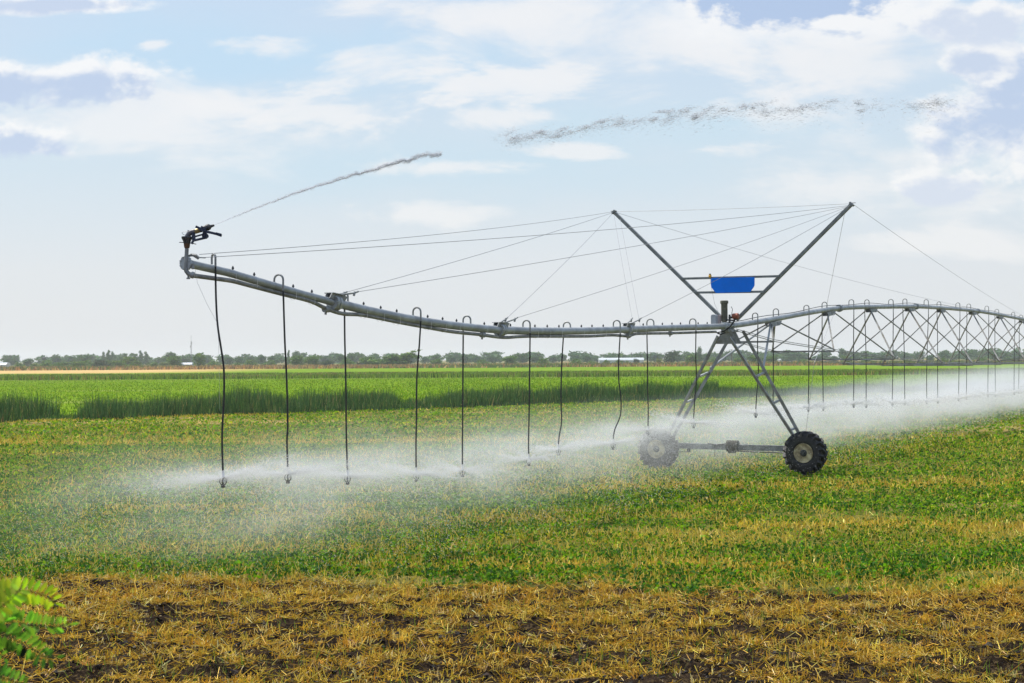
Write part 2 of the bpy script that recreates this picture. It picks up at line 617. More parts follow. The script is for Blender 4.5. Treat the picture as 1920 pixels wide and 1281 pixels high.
def build_field():
    # straw stubble close to the camera
    def soil_shows(x, y):
        v = fbm(x * 3.4, y * 7.5, 71, 4) * .86 + fbm(x * .5, y * 1.5, 72, 2) * .20 + (y - 16) * .016
        return v - .53 + .533

    n = 160000
    x, y = in_view(12.2, 21.6, n, extra=3.4)
    keep = (y < edge_y(x) + RNG.normal(0, .3, n)) & (soil_shows(x, y) + RNG.normal(0, .05, n) > .535)
    x, y = x[keep], y[keep]
    n = len(x)
    L1 = RNG.uniform(.04, .17, n) * np.where(RNG.random(n) < .05, 2.0, 1)
    v1 = strands(x, y, ground_z(x, y) + RNG.random(n) * .035, L1, RNG.uniform(.004, .0085, n), RNG.normal(.15, .3, n))
    t1 = pick(STRAW, n)
    # tufts of cut stalks left standing
    m = 12600
    x, y = in_view(12.2, 21.6, m, extra=3.4)
    keep = (y < edge_y(x) + RNG.normal(0, .3, m)) & (soil_shows(x, y) + RNG.normal(0, .05, m) > .58)
    x, y = x[keep], y[keep]
    m = len(x)
    per = 9
    xx = np.repeat(x, per) + RNG.normal(0, .045, m * per)
    yy = np.repeat(y, per) + RNG.normal(0, .045, m * per)
    hh = np.repeat(RNG.uniform(.6, 1.3, m), per) * RNG.uniform(.05, .12, m * per)
    v2 = strands(xx, yy, ground_z(xx, yy) - .01, hh, RNG.uniform(.006, .011, m * per), RNG.normal(1.1, .4, m * per))
    t2 = np.repeat(pick(STRAW[:4], m, .2), per, 0) * RNG.uniform(.75, 1.2, (m * per, 1))
    # chaff and broken bits
    n = 50000
    x, y = in_view(12.2, 21.6, n, extra=3.4)
    keep = (y < edge_y(x) + RNG.normal(0, .3, n)) & (soil_shows(x, y) + RNG.normal(0, .07, n) > .55)
    x, y = x[keep], y[keep]
    n = len(x)
    v3 = strands(x, y, ground_z(x, y) + .006, RNG.uniform(.015, .05, n), RNG.uniform(.005, .014, n), RNG.normal(0, .35, n))
    o = cloud_mesh('stubble_straw', np.concatenate([v1, v2, v3]), 4, np.concatenate([t1, t2, pick(STRAW[2:] + STRAW[:1], n)]), M['straw'])
    tag(o, 'golden straw and cut stubble littering the dark soil in the foreground', 'stubble', kind='stuff')
    # crumbled soil between the straw
    n = 22000
    x, y = in_view(12.2, 20.8, n, extra=3.4)
    keep = (y < edge_y(x)) & (fbm(x * 1.8, y * 3.0, 79, 3) > .42)
    x, y = x[keep], y[keep]
    n = len(x)
    cl = RNG.random((n, 1, 1)) ** 3 * .045 + .008
    v = RNG.normal(0, 1, (n, 4, 3))
    v /= np.linalg.norm(v, axis=2)[:, :, None]
    v = v * cl * np.array([1.2, 1, .7]) + np.stack([x, y, ground_z(x, y) + cl[:, 0, 0] * .3], -1)[:, None, :]
    faces = np.concatenate([v[:, [0, 1, 2]], v[:, [0, 1, 3]], v[:, [0, 2, 3]], v[:, [1, 2, 3]]])
    o = cloud_mesh('soil_crumbs', faces, 3, pick([(.020, .014, .010, 3), (.035, .025, .017, 2), (.012, .009, .007, 2)], len(faces)), M['straw'])
    tag(o, 'dark crumbled clods of soil between the straw', 'soil', kind='stuff')
    # green sprouts between the straw
    n = 9000
    x, y = in_view(12.2, 20.8, n, extra=3.4)
    keep = (fbm(x * .7, y * 1.6, 77, 3) > .53) & (y < edge_y(x))
    x, y = x[keep], y[keep]
    n = len(x)
    o = cloud_mesh('green_sprouts', blades(x, y, RNG.uniform(.06, .18, n), RNG.uniform(.008, .016, n), RNG.normal(0, .5, n)), 3,
                   pick([(.16, .24, .03, 3), (.10, .19, .025, 2), (.28, .30, .06, 1)], n), M['leaf'])
    tag(o, 'thin green sprouts coming up among the straw', 'sprouts', kind='stuff')
    # soil clods: small dark lumps
    # leafy crop, near belt with bigger dark plants
    vs, ts = [], []

    def plants(y0, y1, n_pl, per, hgt, size, cols, power, seed, thr, drymix):
        x, y = in_view(y0, y1, n_pl, power=power)
        k = (y > edge_y(x) + RNG.normal(0, .18, n_pl)) & (fbm(x * .45, y * 1.5, seed, 4) + RNG.normal(0, .09, n_pl) > thr)
        k &= (y - .85 * x) < 98.5
        x, y = x[k], y[k]
        m = len(x)
        xx = np.repeat(x, per) + RNG.normal(0, size * 1.1, m * per)
        yy = np.repeat(y, per) + RNG.normal(0, size * 1.1, m * per)
        ph = np.repeat(RNG.uniform(.5, 1.15, m) * hgt, per)
        zz = ground_z(xx, yy) + ph * RNG.uniform(.15, 1, m * per)
        sz = RNG.uniform(.6, 1.3, m * per) * size
        t = np.repeat(pick(cols, m, .2), per, 0) * RNG.uniform(.8, 1.2, (m * per, 1))
        vs.append(leaves(xx, yy, zz, sz))
        ts.append(t)

    plants(18.5, 23.5, 10000, 7, .17, .062, DEEP + GREEN[:1], 1.0, 81, .49, 0)
    plants(21, 34, 28000, 5, .12, .055, GREEN + DEEP[:2], 1.0, 82, .40, 0)
    plants(30, 55, 30000, 4, .13, .075, GREEN + DEEP[:1], 1.0, 83, .35, 0)
    plants(50, 140, 42000, 3, .14, .13, GREEN, 1.0, 84, .36, 0)
    o = cloud_mesh('crop_leaves', np.concatenate(vs), 4, np.concatenate(ts), M['leaf'])
    tag(o, 'low leafy green crop covering the irrigated field', 'crop', kind='stuff')
    # dry yellow blades and old straw through the crop, in streaks
    vs, ts = [], []
    for y0, y1, n, hh, ww in ((18.2, 22.5, 32000, .16, .010), (18.6, 30, 72000, .17, .011), (28, 60, 75000, .17, .018), (50, 120, 50000, .17, .032)):
        x, y = in_view(y0, y1, n)
        k = (y > edge_y(x) - .1) & (fbm(x * .30 + y * .05, y * .62, 91, 4) + RNG.normal(0, .17, n) + (y < 23) * .09 > .615) & ((y - .85 * x) < 98.5)
        x, y = x[k], y[k]
        m = len(x)
        vs.append(strands(x, y, ground_z(x, y), RNG.uniform(.5, 1.3, m) * hh, RNG.uniform(.7, 1.2, m) * ww, np.abs(RNG.normal(.75, .45, m))))
        ts.append(pick(DRY, m))
    # continuous dry lines where the drill missed
    for yy, sl, x0, x1, n, wd in ((56.5, -.03, -22, 6, 6000, .9), (35.5, .02, 2, 14, 2600, .7), (27.5, -.10, 4, 10, 1200, .4), (76, .85 * .9, -27, -14, 3000, .8),
                                  (22.0, -.1, -1, 5, 1600, .2), (31, .03, -9, -3, 1500, .5)):
        x = RNG.uniform(x0, x1, n)
        y = yy + sl * (x - x0) + RNG.normal(0, wd, n)
        vs.append(strands(x, y, ground_z(x, y), RNG.uniform(.08, .2, n), RNG.uniform(.012, .03, n), np.abs(RNG.normal(.7, .4, n))))
        ts.append(pick(DRY, n))
    o = cloud_mesh('dry_straw', np.concatenate(vs), 4, np.concatenate(ts), M['straw'])
    tag(o, 'dry yellow blades streaked through the green crop', 'straw', kind='stuff')
    # reed belt
    n = 95000
    x = RNG.uniform(-34, 62, n)
    off = RNG.random(n) ** 1.2 * 6.5
    y = 98 + .85 * x + off + (fbm(x * .4, x * 0, 101, 3) - .5) * 3
    env = .42 + .95 * fbm(x * .30, x * 0 + 4, 102, 3) + .2 * fbm(x * 1.5, off * .5, 103, 2)
    env = env * np.where((x > -26.2) & (x < -24.2), .35, 1) * np.where((x > -7.5) & (x < -4.5), .62, 1) * np.interp(x, [8, 20, 40], [1, .72, .5])
    k = RNG.random(n) < np.clip(env * 1.1, 0, 1)
    x, y, env, off = x[k], y[k], env[k], off[k]
    n = len(x)
    h = 1.42 * env * np.clip(.45 + off * .32, 0, 1) * RNG.uniform(.3, 1.15, n) * (.75 + .5 * vnoise(x * 1.3, off * .6, 105)) * (.62 + .62 * fbm(x * .55, off * .25, 106, 2))
    t = pick([(.058, .125, .046, 4), (.08, .155, .055, 3), (.038, .09, .034, 3), (.125, .20, .06, 1.4), (.30, .27, .12, .6)], n, .25)
    o = cloud_mesh('reed_belt', blades(x, y, h, RNG.uniform(.04, .09, n), RNG.normal(0, .32, n)), 3, t, M['reed'])
    tag(o, 'belt of tall dark bluish green reeds across the field', 'reeds', kind='stuff')
    # bright meadow behind the reeds
    n = 110000
    x, y = in_view(78, 240, n, power=1.2)
    k = (y - .85 * x) > 102
    x, y = x[k], y[k]
    n = len(x)
    t = pick([(.125, .235, .008, 4), (.165, .265, .010, 3), (.09, .18, .008, 2), (.27, .30, .05, .9)], n, .15) * (.72 + .55 * fbm(x * .10, y * .05, 107, 3))[:, None]
    o = cloud_mesh('meadow_grass', blades(x, y, RNG.uniform(.08, .24, n), RNG.uniform(.06, .18, n), RNG.normal(0, .6, n)), 3, t, M['leaf'])
    tag(o, 'bright green meadow grass beyond the reeds', 'grass', kind='stuff')
    # bank of tall grass beyond the meadow
    n = 60000
    x, y = in_view(243, 345, n, power=1.8)
    n = len(x)
    front = np.exp(-(y - 243) / 8)
    h = (.35 + .85 * front) * (.5 + fbm(x * .06, y * .03, 111, 3)) * RNG.uniform(.6, 1.1, n)
    brown = (fbm(x * .05, y * .12, 112, 3) + (x > 20) * .02 - front * .03 + RNG.normal(0, .08, n)) > .67
    t = np.where(brown[:, None], pick([(.22, .155, .07, 3), (.14, .10, .05, 2), (.30, .22, .10, 1)], n), pick([(.12, .20, .02, 3), (.16, .24, .03, 3), (.06, .12, .02, 2)], n))
    o = cloud_mesh('bank_grass', blades(x, y, h, RNG.uniform(.12, .3, n), RNG.normal(0, .3, n)), 3, t, M['leaf'])
    tag(o, 'tall grass on the bank along the far side of the meadow', 'grass', kind='stuff')
    # scrub at the foot of the trees
    n = 40000
    x, y = in_view(500, 640, n, margin=1.2)
    red = fbm(x * .012, y * .03, 121, 4) + RNG.normal(0, .05, n)
    t = np.where((red > .47)[:, None], pick([(.30, .17, .085, 3), (.36, .25, .12, 2), (.20, .12, .06, 2)], n), pick([(.09, .13, .035, 3), (.13, .16, .05, 2)], n))
    o = cloud_mesh('scrub', blades(x, y, RNG.uniform(.5, 1.6, n), RNG.uniform(.5, 1.2, n), RNG.normal(0, .4, n)), 3, t, M['leaf'])
    tag(o, 'reddish dry scrub in front of the distant trees', 'scrub', kind='stuff')


build_field()


# ------------------------------------------------------------------ irrigator
def Dp(px):
    """distance ahead of the pipe where the photograph shows it at column px"""
    return F / (66 - .0608 * (px - 1365))


T0 = W(1366, 612, Dp(1366))
E0, E1 = W(400, 500, Dp(400)), W(1900, 597, Dp(1900))
U = Vector((E1.x - E0.x, E1.y - E0.y, 0)).normalized()
NR = Vector((U.y, -U.x, 0))
UPZ = Vector((0, 0, 1))
root = empty('pivot_irrigator', (T0.x, T0.y, 0))
tag(root, 'long wheeled irrigation boom with galvanised pipe, drop hoses, masts and truss crossing the field', 'irrigator')


def L(a, b, z, o=T0):
    """local point: a metres to the pipe's right, b metres along it"""
    return Vector((o.x, o.y, 0)) + NR * a + U * b + UPZ * z


OVER = [(362, 489), (400, 500), (435, 512.5), (477, 525.5), (512, 537.5), (560, 551), (610, 563), (635, 570.5), (685, 582), (740, 594), (800, 604.7), (875, 614),
        (931, 619.5), (1006, 621.3), (1100, 620.8), (1178, 617.8), (1263, 614.6), (1342, 613)]
SPAN = [(1391, 608.5), (1422, 603.5), (1464, 596.5), (1506, 588), (1549, 581.4), (1574, 577.6), (1619, 575.6), (1661, 575.4), (1717, 574.6), (1774, 578), (1830, 583),
        (1872, 590), (1914, 598)]
over_p = [W(x, y, Dp(x)) for x, y in OVER]
span_p = [W(x, y, Dp(x)) for x, y in SPAN]


def tz(p):
    return (p - T0).dot(U), p.z


span_tz = [(0, T0.z)] + [tz(p) for p in span_p]
SPAN_LEN = 69.0
t_last, z_last = span_tz[-1]
for t in np.linspace(t_last + 4, SPAN_LEN, 7):
    q = (t - t_last) / (SPAN_LEN - t_last)
    span_tz.append((t, z_last + (T0.z - z_last) * q ** 1.6))
over_tz = [tz(p) for p in over_p] + [(0, T0.z)]
_ts = np.array([a for a, _ in over_tz[:-1]] + [a for a, _ in span_tz])
_zs = np.array([a for _, a in over_tz[:-1]] + [a for _, a in span_tz])


def pz(t):
    """pipe axis height at t, smoothed"""
    k = np.linspace(-1.2, 1.2, 7)
    return float(np.mean(np.interp(t + k, _ts, _zs)))


def PP(t, a=0.0, dz=0.0):
    return L(a, t, pz(t) + dz)


def t_of(px):
    p = W(px, 600, Dp(px))
    return (Vector((p.x, p.y, 0)) - Vector((T0.x, T0.y, 0))).dot(U)


PIPE_R = .082
t_end = t_of(352)
j1, j2, j3 = t_of(628), t_of(938), t_of(1178)


def pipe_part(t0, t1, r, n=14):
    b = MB()
    k = max(4, int((t1 - t0) / .8))
    b.tube([PP(t0 + (t1 - t0) * i / k) for i in range(k + 1)], r, n)
    return b.build('main_pipe', M['galv'], root)


pipe_part(t_end, j1 - .06, .062)
pipe_part(j1 + .06, j2 - .06, .078)
pipe_part(j2 + .06, j3 - .06, PIPE_R)
pipe_part(j3 + .06, -.38, PIPE_R)
PLATES = [t_of(x) for x in (1450, 1554, 1634, 1706, 1765, 1824, 1875, 1917)]
while PLATES[-1] + 6.3 < SPAN_LEN - 5:
    PLATES.append(PLATES[-1] + 6.3)
JOINTS = [t_of(x) for x in (1574, 1718, 1834)] + [t_of(1917) + 6]
seg = [.22] + JOINTS + [SPAN_LEN - .3]
for s0, s1 in zip(seg[:-1], seg[1:]):
    pipe_part(s0 + .05, s1 - .05, .082)


def flange(t, r, bracket=True):
    b = MB()
    d = (PP(t + .1) - PP(t - .1)).normalized()
    c = PP(t)
    b.lathe(c, d, [(-.075, r + .008), (-.075, r + .05), (-.01, r + .055), (-.01, r + .03), (.01, r + .03), (.01, r + .055), (.075, r + .05), (.075, r + .008)], 16)
    for k in range(8):
        q = 2 * PI * k / 8
        o = (NR * math.cos(q) + UPZ * math.sin(q)) * (r + .04)
        b.tube([c + o - d * .1, c + o + d * .1], .009, 6)
    f = b.build('pipe_flange', M['galv'], root)
    if bracket:
        g = MB()
        for s in (-1, 1):
            g.plate([c + NR * s * .05 + d * -.22 + UPZ * (r * .6), c + NR * s * .06 + d * -.16 + UPZ * (r + .07), c + NR * s * .06 + d * .14 + UPZ * (r + .08),
                     c + NR * s * .06 + d * .28 + UPZ * (r + .06), c + NR * s * .05 + d * .2 + UPZ * (r * .5)], .014)
            g.tube([c + NR * s * .06 + d * .1 + UPZ * (r + .07), c + NR * s * .11 + d * .42 + UPZ * (r + .15), c + NR * s * .12 + d * .52 + UPZ * (r + .19)], .016, 6)
            g.tube([c + NR * s * .11 + d * .40 + UPZ * (r + .10), c + NR * s * .11 + d * .43 + UPZ * (r + .17)], .022, 6)
        g.plate([c + NR * -.1 - d * .16 + UPZ * (r + .065), c + NR * .1 - d * .16 + UPZ * (r + .065), c + NR * .1 + d * .13 + UPZ * (r + .07), c - NR * .1 + d * .13 + UPZ * (r + .07)], .012)
        g.plate([c + d * -.12 - UPZ * (r + .0), c + d * .12 - UPZ * (r + .0), c + d * .08 - UPZ * (r + .08), c - d * .06 - UPZ * (r + .08)], .016)
        g.build('cable_bracket', M['galv_old'], f)
    return f


for t, r in ((j1, .078), (j2, PIPE_R), (j3, PIPE_R)):
    flange(t, r)
for t in JOINTS:
    flange(t, .08, False)

# booster pipe slung under the overhang
BOOST = [(363, 517), (400, 522), (435, 527), (468, 535.5), (527, 551), (581, 564.6), (612, 579), (643, 588.5), (681, 591), (741, 603), (800, 614), (850, 622.5), (900, 627.5),
         (944, 633), (991, 630.8), (1100, 630.8), (1147, 628.6), (1178, 630.3), (1196, 626), (1255, 625), (1342, 622.3)]
bp = [W(x, y, Dp(x) - .03) for x, y in BOOST]
bb = MB()
fine = []
for i in range(len(bp) - 1):
    p0, p1, p2, p3 = bp[max(0, i - 1)], bp[i], bp[i + 1], bp[min(len(bp) - 1, i + 2)]
    for k in range(4):
        s = k / 4
        fine.append(.5 * ((2 * p1) + (p2 - p0) * s + (2 * p0 - 5 * p1 + 4 * p2 - p3) * s * s + (3 * p1 - p0 - 3 * p2 + p3) * s ** 3))
fine.append(bp[-1])
bb.tube(fine, .034, 10)
booster = bb.build('booster_pipe', M['booster'], root)
for px, py in ((905, 628), (1257, 625), (612, 580), (1178, 630)):
    c = W(px, py, Dp(px) - .03)
    g = MB()
    g.lathe(c, U, [(-.06, .036), (-.06, .055), (.06, .055), (.06, .036)], 12)
    g.tube([c, c - UPZ * .09 - NR * .02], .02, 8)
    g.build('clamp', M['galv_old'], booster)

# sprinkler plugs on the crown of the pipe with pale hanger straps
PLUG = [437, 477, 550, 585, 682, 714, 744, 802, 830, 856, 908, 957, 1003, 1026, 1048, 1090, 1110, 1131, 1188, 1206, 1242, 1260, 1276, 1309, 1326]
for px in PLUG:
    t = t_of(px)
    r = .062 if t < j1 else (.078 if t < j2 else PIPE_R)
    b = MB()
    b.lathe(PP(t, 0, r - .01), UPZ, [(0, .012), (.022, .012), (.022, .02), (.04, .02), (.062, .009), (.07, .006)], 8)
    p = b.build('outlet_plug', M['dark'], root)
    s = MB().tube([PP(t, r + .004, 0), PP(t, r + .002, -r - .05), PP(t, 0, -r - .075), PP(t, -r - .002, -r - .05), PP(t, -r - .004, 0)], .0035, 5)
    s.build('strap', M['white'], p)

# ------------------------------------------------------------------ end gun
DG = Dp(352) - .05
SG = F / DG


def G(px, py, dd=0.0):
    return W(px, py, DG + dd)


gun = MB().tube([G(350.3, 466), G(349.2, 487), G(348.3, 501), G(349.5, 508.5), G(353.5, 513.6), G(359, 515.4), G(365, 516.6)], [.029, .029, .031, .034, .034, .032, .03], 14)
gun.tube([G(354, 516), G(353, 522)], .018, 8).tube([G(353, 521), G(353, 523.5)], .028, 8)
gun.lathe(G(361, 516), (G(365, 517) - G(355, 514)).normalized(), [(-.02, .035), (-.02, .05), (.02, .05), (.02, .035)], 14)
end_gun = gun.build('end_gun', M['galv_old'], root)
b = MB().lathe(G(350.5, 463), UPZ, [(-.02, .035), (0, .042), (.05, .048), (.07, .05), (.07, .03)], 16)
b.build('coupling', M['rust'], end_gun)
b = MB().lathe(G(350.5, 456.5), UPZ, [(0, .05), (.03, .055), (.075, .078), (.09, .08), (.10, .076), (.10, .04)], 20)
b.tube([G(336, 454.5), G(352, 455), G(368, 458)], .006, 6)
b.build('bearing_boot', M['dark'], end_gun)
b = MB().tube([G(350.5, 447), G(352, 442), G(355.5, 437.5), G(361, 435.3), G(367, 433.5)], [.036, .038, .04, .04, .036], 14)
b.tube([G(353, 435), G(353.5, 432)], .014, 8)
b.build('elbow', M['gunbody'], end_gun)
b = MB().tube([G(365.5, 434.3), G(375.5, 431.3)], .037, 14)
b.build('brass_sleeve', M['brass'], end_gun)
b = MB().tube([G(375, 431.6), G(386, 427.6), G(390, 426.5)], [.038, .042, .045], 14)
b.lathe(G(389.5, 426.5), (G(399, 423.3) - G(389, 426.7)).normalized(), [(-.045, .02), (-.035, .04), (0, .05), (.03, .042), (.05, .022), (.10, .016), (.10, .008)], 14)
b.build('nozzle', M['dark'], end_gun)


def slab(pts, w, th, m):
    """a flat arm along pts, w deep in the picture plane and th thick"""
    b = MB()
    for p, q in zip(pts[:-1], pts[1:]):
        b.bar(p, q, th, w, UPZ)
    return b


b = slab([G(367, 425, -.06), G(378, 430, -.06), G(386, 434.5, -.06), G(396, 436.5, -.06), G(406, 439, -.06), G(415.5, 442.3, -.06)], .036, .03, 0)
b.bar(G(376, 428, -.06), G(385, 432, -.06), .05, .075)
b.bar(G(405, 437, -.07), G(415, 439.6, -.07), .05, .02)
b.bar(G(384, 436, -.05), G(384.5, 446, -.03), .06, .06, (1, 0, 0))
b.build('drive_arm', M['gun'], end_gun)
b = slab([G(362.5, 437, -.03), G(363.5, 450, -.03)], .05, .03, 0)
b.bar(G(363, 444.5, -.03), G(383, 439, -.03), .03, .022)
b.bar(G(364, 451, -.03), G(388, 445.5, -.03), .04, .03)
b.bar(G(359, 457.5, -.03), G(364, 449, -.03), .03, .03)
b.lathe(G(385, 443, -.03), NR, [(-.04, .03), (.04, .03)], 10)
b.build('counterweight_bracket', M['gun'], end_gun)
b = MB().tube([G(353, 435), G(346, 434.5), G(341, 436), G(342.5, 439), G(348, 441.5)], .004, 6)
b.build('wire_loop', M['cable'], end_gun)
# blind flange and cable lug that close the pipe
b = MB()
c = PP(t_end)
b.lathe(c, U, [(-.05, .03), (-.05, .112), (-.02, .112), (-.02, .066), (.03, .066)], 8)
for k in range(8):
    q = 2 * PI * (k + .5) / 8
    o = (NR * math.cos(q) + UPZ * math.sin(q)) * .094
    b.tube([c + o - U * .07, c + o], .009, 6)
endf = b.build('end_flange', M['galv'], root)
b = MB()
b.plate([W(357, 476.5, DG + .1), W(368, 477.5, DG + .12), W(374, 483, DG + .15), W(371.5, 486, DG + .15), W(362, 480, DG + .1), W(357, 480, DG + .1)], .05)
b.tube([W(372, 483, DG + .15), W(385, 483.6, DG + .3)], .009, 6)
b.bar(W(350, 481, DG + .1), W(360, 478.5, DG + .11), .05, .03)
b.build('cable_lug', M['galv_old'], endf)
b = MB().lathe(W(361.5, 505, DG), UPZ, [(-.0, .014), (.01, .024), (.05, .026), (.085, .022), (.085, .01)], 10)
b.build('drain_valve', M['galv_old'], endf)
b = MB().tube([W(366, 505, DG), W(370, 530, DG), W(388, 570, DG), W(406, 603, DG), W(410, 640, DG), W(412, 770, DG)], .0022, 5)
b.build('drain_line', M['cable'], endf)

# ------------------------------------------------------------------ drop hoses
# gooseneck columns (pipe side, hose side), its top, then the hose down to the sprinkler, all read off the photograph
HOSES = [
    ((397.5, 404.5), 477.5, [(404, 500), (405, 560), (408, 610), (414, 650), (419.5, 690), (420, 740), (417, 800), (416.5, 840), (418, 884)]),
    ((514.5, 531.5), 515.5, [(531, 545), (534, 640), (537, 700), (539.5, 790), (538, 830), (539.8, 878)]),
    ((652.5, 646.5), 551, [(646, 585), (646.5, 640), (648.5, 720), (649, 790), (650, 840), (651.5, 882)]),
    ((774.5, 789.5), 577, [(789, 602), (786, 650), (781.5, 710), (781, 780), (780, 830), (780.3, 878)]),
    ((882.5, 869), 592.5, [(868.5, 630), (868, 700), (867.5, 780), (867, 830), (867, 872)]),
    ((980.5, 994.5), 601, [(994, 625), (993, 700), (992, 780), (991, 830), (991.5, 852)]),
    ((1069.5, 1057), 604, [(1056.5, 630), (1053, 690), (1052, 750), (1053, 790), (1049, 815), (1046.8, 834)]),
    ((1150, 1163), 601, [(1163, 625), (1160, 680), (1160.5, 715), (1164.5, 750), (1163, 780), (1153, 805), (1149.5, 824)]),
    ((1226, 1213), 598.5, [(1213, 625), (1214, 680), (1214.5, 730), (1215.5, 770), (1215, 800)]),
    ((1293, 1305.5), 598, [(1305, 620), (1304.5, 670), (1306, 710), (1303, 745), (1300.5, 786)]),
    ((1411, 1421.5), 587, [(1421, 610), (1420.5, 660), (1422, 690), (1420, 725), (1417, 768)]),
    ((1460, 1450.5), 579, [(1450, 605), (1450, 660), (1450, 700), (1449.5, 762)]),
    ((1507.5, 1517.5), 572.5, [(1517, 600), (1516.5, 660), (1516.5, 710), (1515.5, 758)]),
    ((1551, 1541.5), 566.5, [(1541.5, 600), (1541.5, 660), (1543, 710), (1543.5, 757)]),
    ((1592, 1601.5), 562, [(1601, 590), (1600.5, 640), (1601, 700), (1600.5, 752)]),
    ((1630, 1621.5), 562, [(1621.5, 590), (1623.5, 650), (1624, 700), (1624, 753)]),
    ((1666.5, 1676), 561.5, [(1675, 590), (1674.5, 640), (1674, 700), (1673, 750)]),
    ((1701, 1692.5), 560.5, [(1693, 590), (1695, 640), (1696, 700), (1696.5, 749)]),
    ((1733, 1742), 562, [(1741, 590), (1739, 640), (1737.5, 700), (1737.7, 747)]),
    ((1764.5, 1756), 566, [(1757, 590), (1758, 640), (1758, 700), (1758.3, 747)]),
    ((1792.5, 1801), 568, [(1800, 595), (1798.5, 650), (1798, 700), (1797.5, 743)]),
    ((1820.5, 1812.5), 570, [(1813, 600), (1812.5, 650), (1812.5, 700), (1812, 740)]),
    ((1847, 1855), 574, [(1854, 600), (1853.5, 650), (1852.5, 700), (1852.3, 736)]),
    ((1873, 1865), 580, [(1865.5, 605), (1865.5, 650), (1866, 700), (1866.5, 735)]),
    ((1897, 1904), 585.5, [(1903, 610), (1902, 650), (1901.5, 700), (1901.3, 732)]),
    ((1918, 1911), 591, [(1911, 615), (1911, 650), (1910.5, 700), (1910, 730)]),
]


def smooth(pts, k=4):
    out = []
    for i in range(len(pts) - 1):
        p0, p1, p2, p3 = pts[max(0, i - 1)], pts[i], pts[i + 1], pts[min(len(pts) - 1, i + 2)]
        for j in range(k):
            s = j / k
            out.append(.5 * ((2 * p1) + (p2 - p0) * s + (2 * p0 - 5 * p1 + 4 * p2 - p3) * s * s + (3 * p1 - p0 - 3 * p2 + p3) * s ** 3))
    out.append(pts[-1])
    return out


def head_mesh():
    b = MB()
    b.lathe((0, 0, 0), (0, 0, -1), [(-.03, .012), (0, .017), (.0, .022), (.06, .022), (.07, .03), (.085, .03), (.09, .012)], 12)
    for a in (0, PI / 2):
        pts = [Vector((math.cos(a) * math.sin(q) * .05, math.sin(a) * math.sin(q) * .05, -.145 + math.cos(q) * .062)) for q in np.linspace(0, 2 * PI, 17)]
        b.tube(pts, .0085, 6, False)
    b.lathe((0, 0, -.135), (0, 0, -1), [(0, .02), (.004, .042), (.012, .044), (.018, .02)], 12)
    b.lathe((0, 0, -.195), (0, 0, -1), [(0, .018), (.012, .02), (.02, .032), (.045, .034), (.05, .02)], 12)
    return b


hm = head_mesh()
first_head = None
NOZZLES = []


def head_at(p, parent):
    global first_head
    if first_head is None:
        o = hm.build('sprinkler_head', M['dark'], parent)
        o.data.materials.append(M['white'])
        o.data.materials.append(M['box'])
        idx = []
        for f in o.data.polygons:
            z = f.center.z
            rr = math.hypot(f.center.x, f.center.y)
            idx.append(1 if z > -.095 else (2 if -.16 < z < -.12 and rr < .044 else 0))
        o.data.polygons.foreach_set('material_index', idx)
        first_head = o
    else:
        o = first_head.copy()
        COL.objects.link(o)
        o.parent = parent
        o.matrix_parent_inverse = parent.matrix_basis.inverted()
    o.location = p
    return o


def drop_hose(t, side, pts, half):
    """a gooseneck over the pipe and the hose that hangs from it"""
    h = MB().tube(smooth(pts, 4), .0155, 7).build('drop_hose', M['blackhose'], root)
    top = pts[0]
    g = MB()
    start = PP(t, 0, PIPE_R - .02)
    zt = half[1] if half else pz(t) + .42
    rr = .085
    a = Vector((top.x, top.y, 0))
    c0 = Vector((start.x, start.y, 0))
    mid = (a + c0) / 2
    dirv = (a - c0)
    w = dirv.length / 2
    dirv.normalize()
    path = [start]
    for q in np.linspace(PI, 0, 11):
        path.append(mid + dirv * math.cos(q) * w + UPZ * (zt - w + math.sin(q) * w))
    path.append(top + UPZ * 0.0)
    g.tube(path, .0165, 8)
    g.build('gooseneck', M['galv_old'], h)
    q = pts[-1]
    head_at(q, h)
    NOZZLES.append(q - UPZ * .12)


for (xa, xb), ytop, pl in HOSES:
    t = t_of(xa)
    d = Dp(xa)
    near = xb > xa
    # the hose side of the hook hangs clear of the pipe: in front of it or behind it
    a_off = .135 if near else -.135
    base = PP(t, a_off)
    dep = base.y
    pts = [W(x, y, dep) for x, y in pl]
    drop_hose(t, 1 if near else -1, pts, (0, W(xa, ytop, d).z))
t = t_of(1918) + 2.6
k = 0
while t < SPAN_LEN - 2:
    a_off = .135 if k % 2 == 0 else -.135
    p = PP(t, a_off)
    drop_hose(t, 1, [p, Vector((p.x, p.y, 3.0)), Vector((p.x, p.y, 1.5))], None)
    t += 2.7
    k += 1


# ------------------------------------------------------------------ truss under the span
def strut(p, q, w=.045):
    MB().angle(p, q, w, .012).build('truss_strut', M['leg'], root)


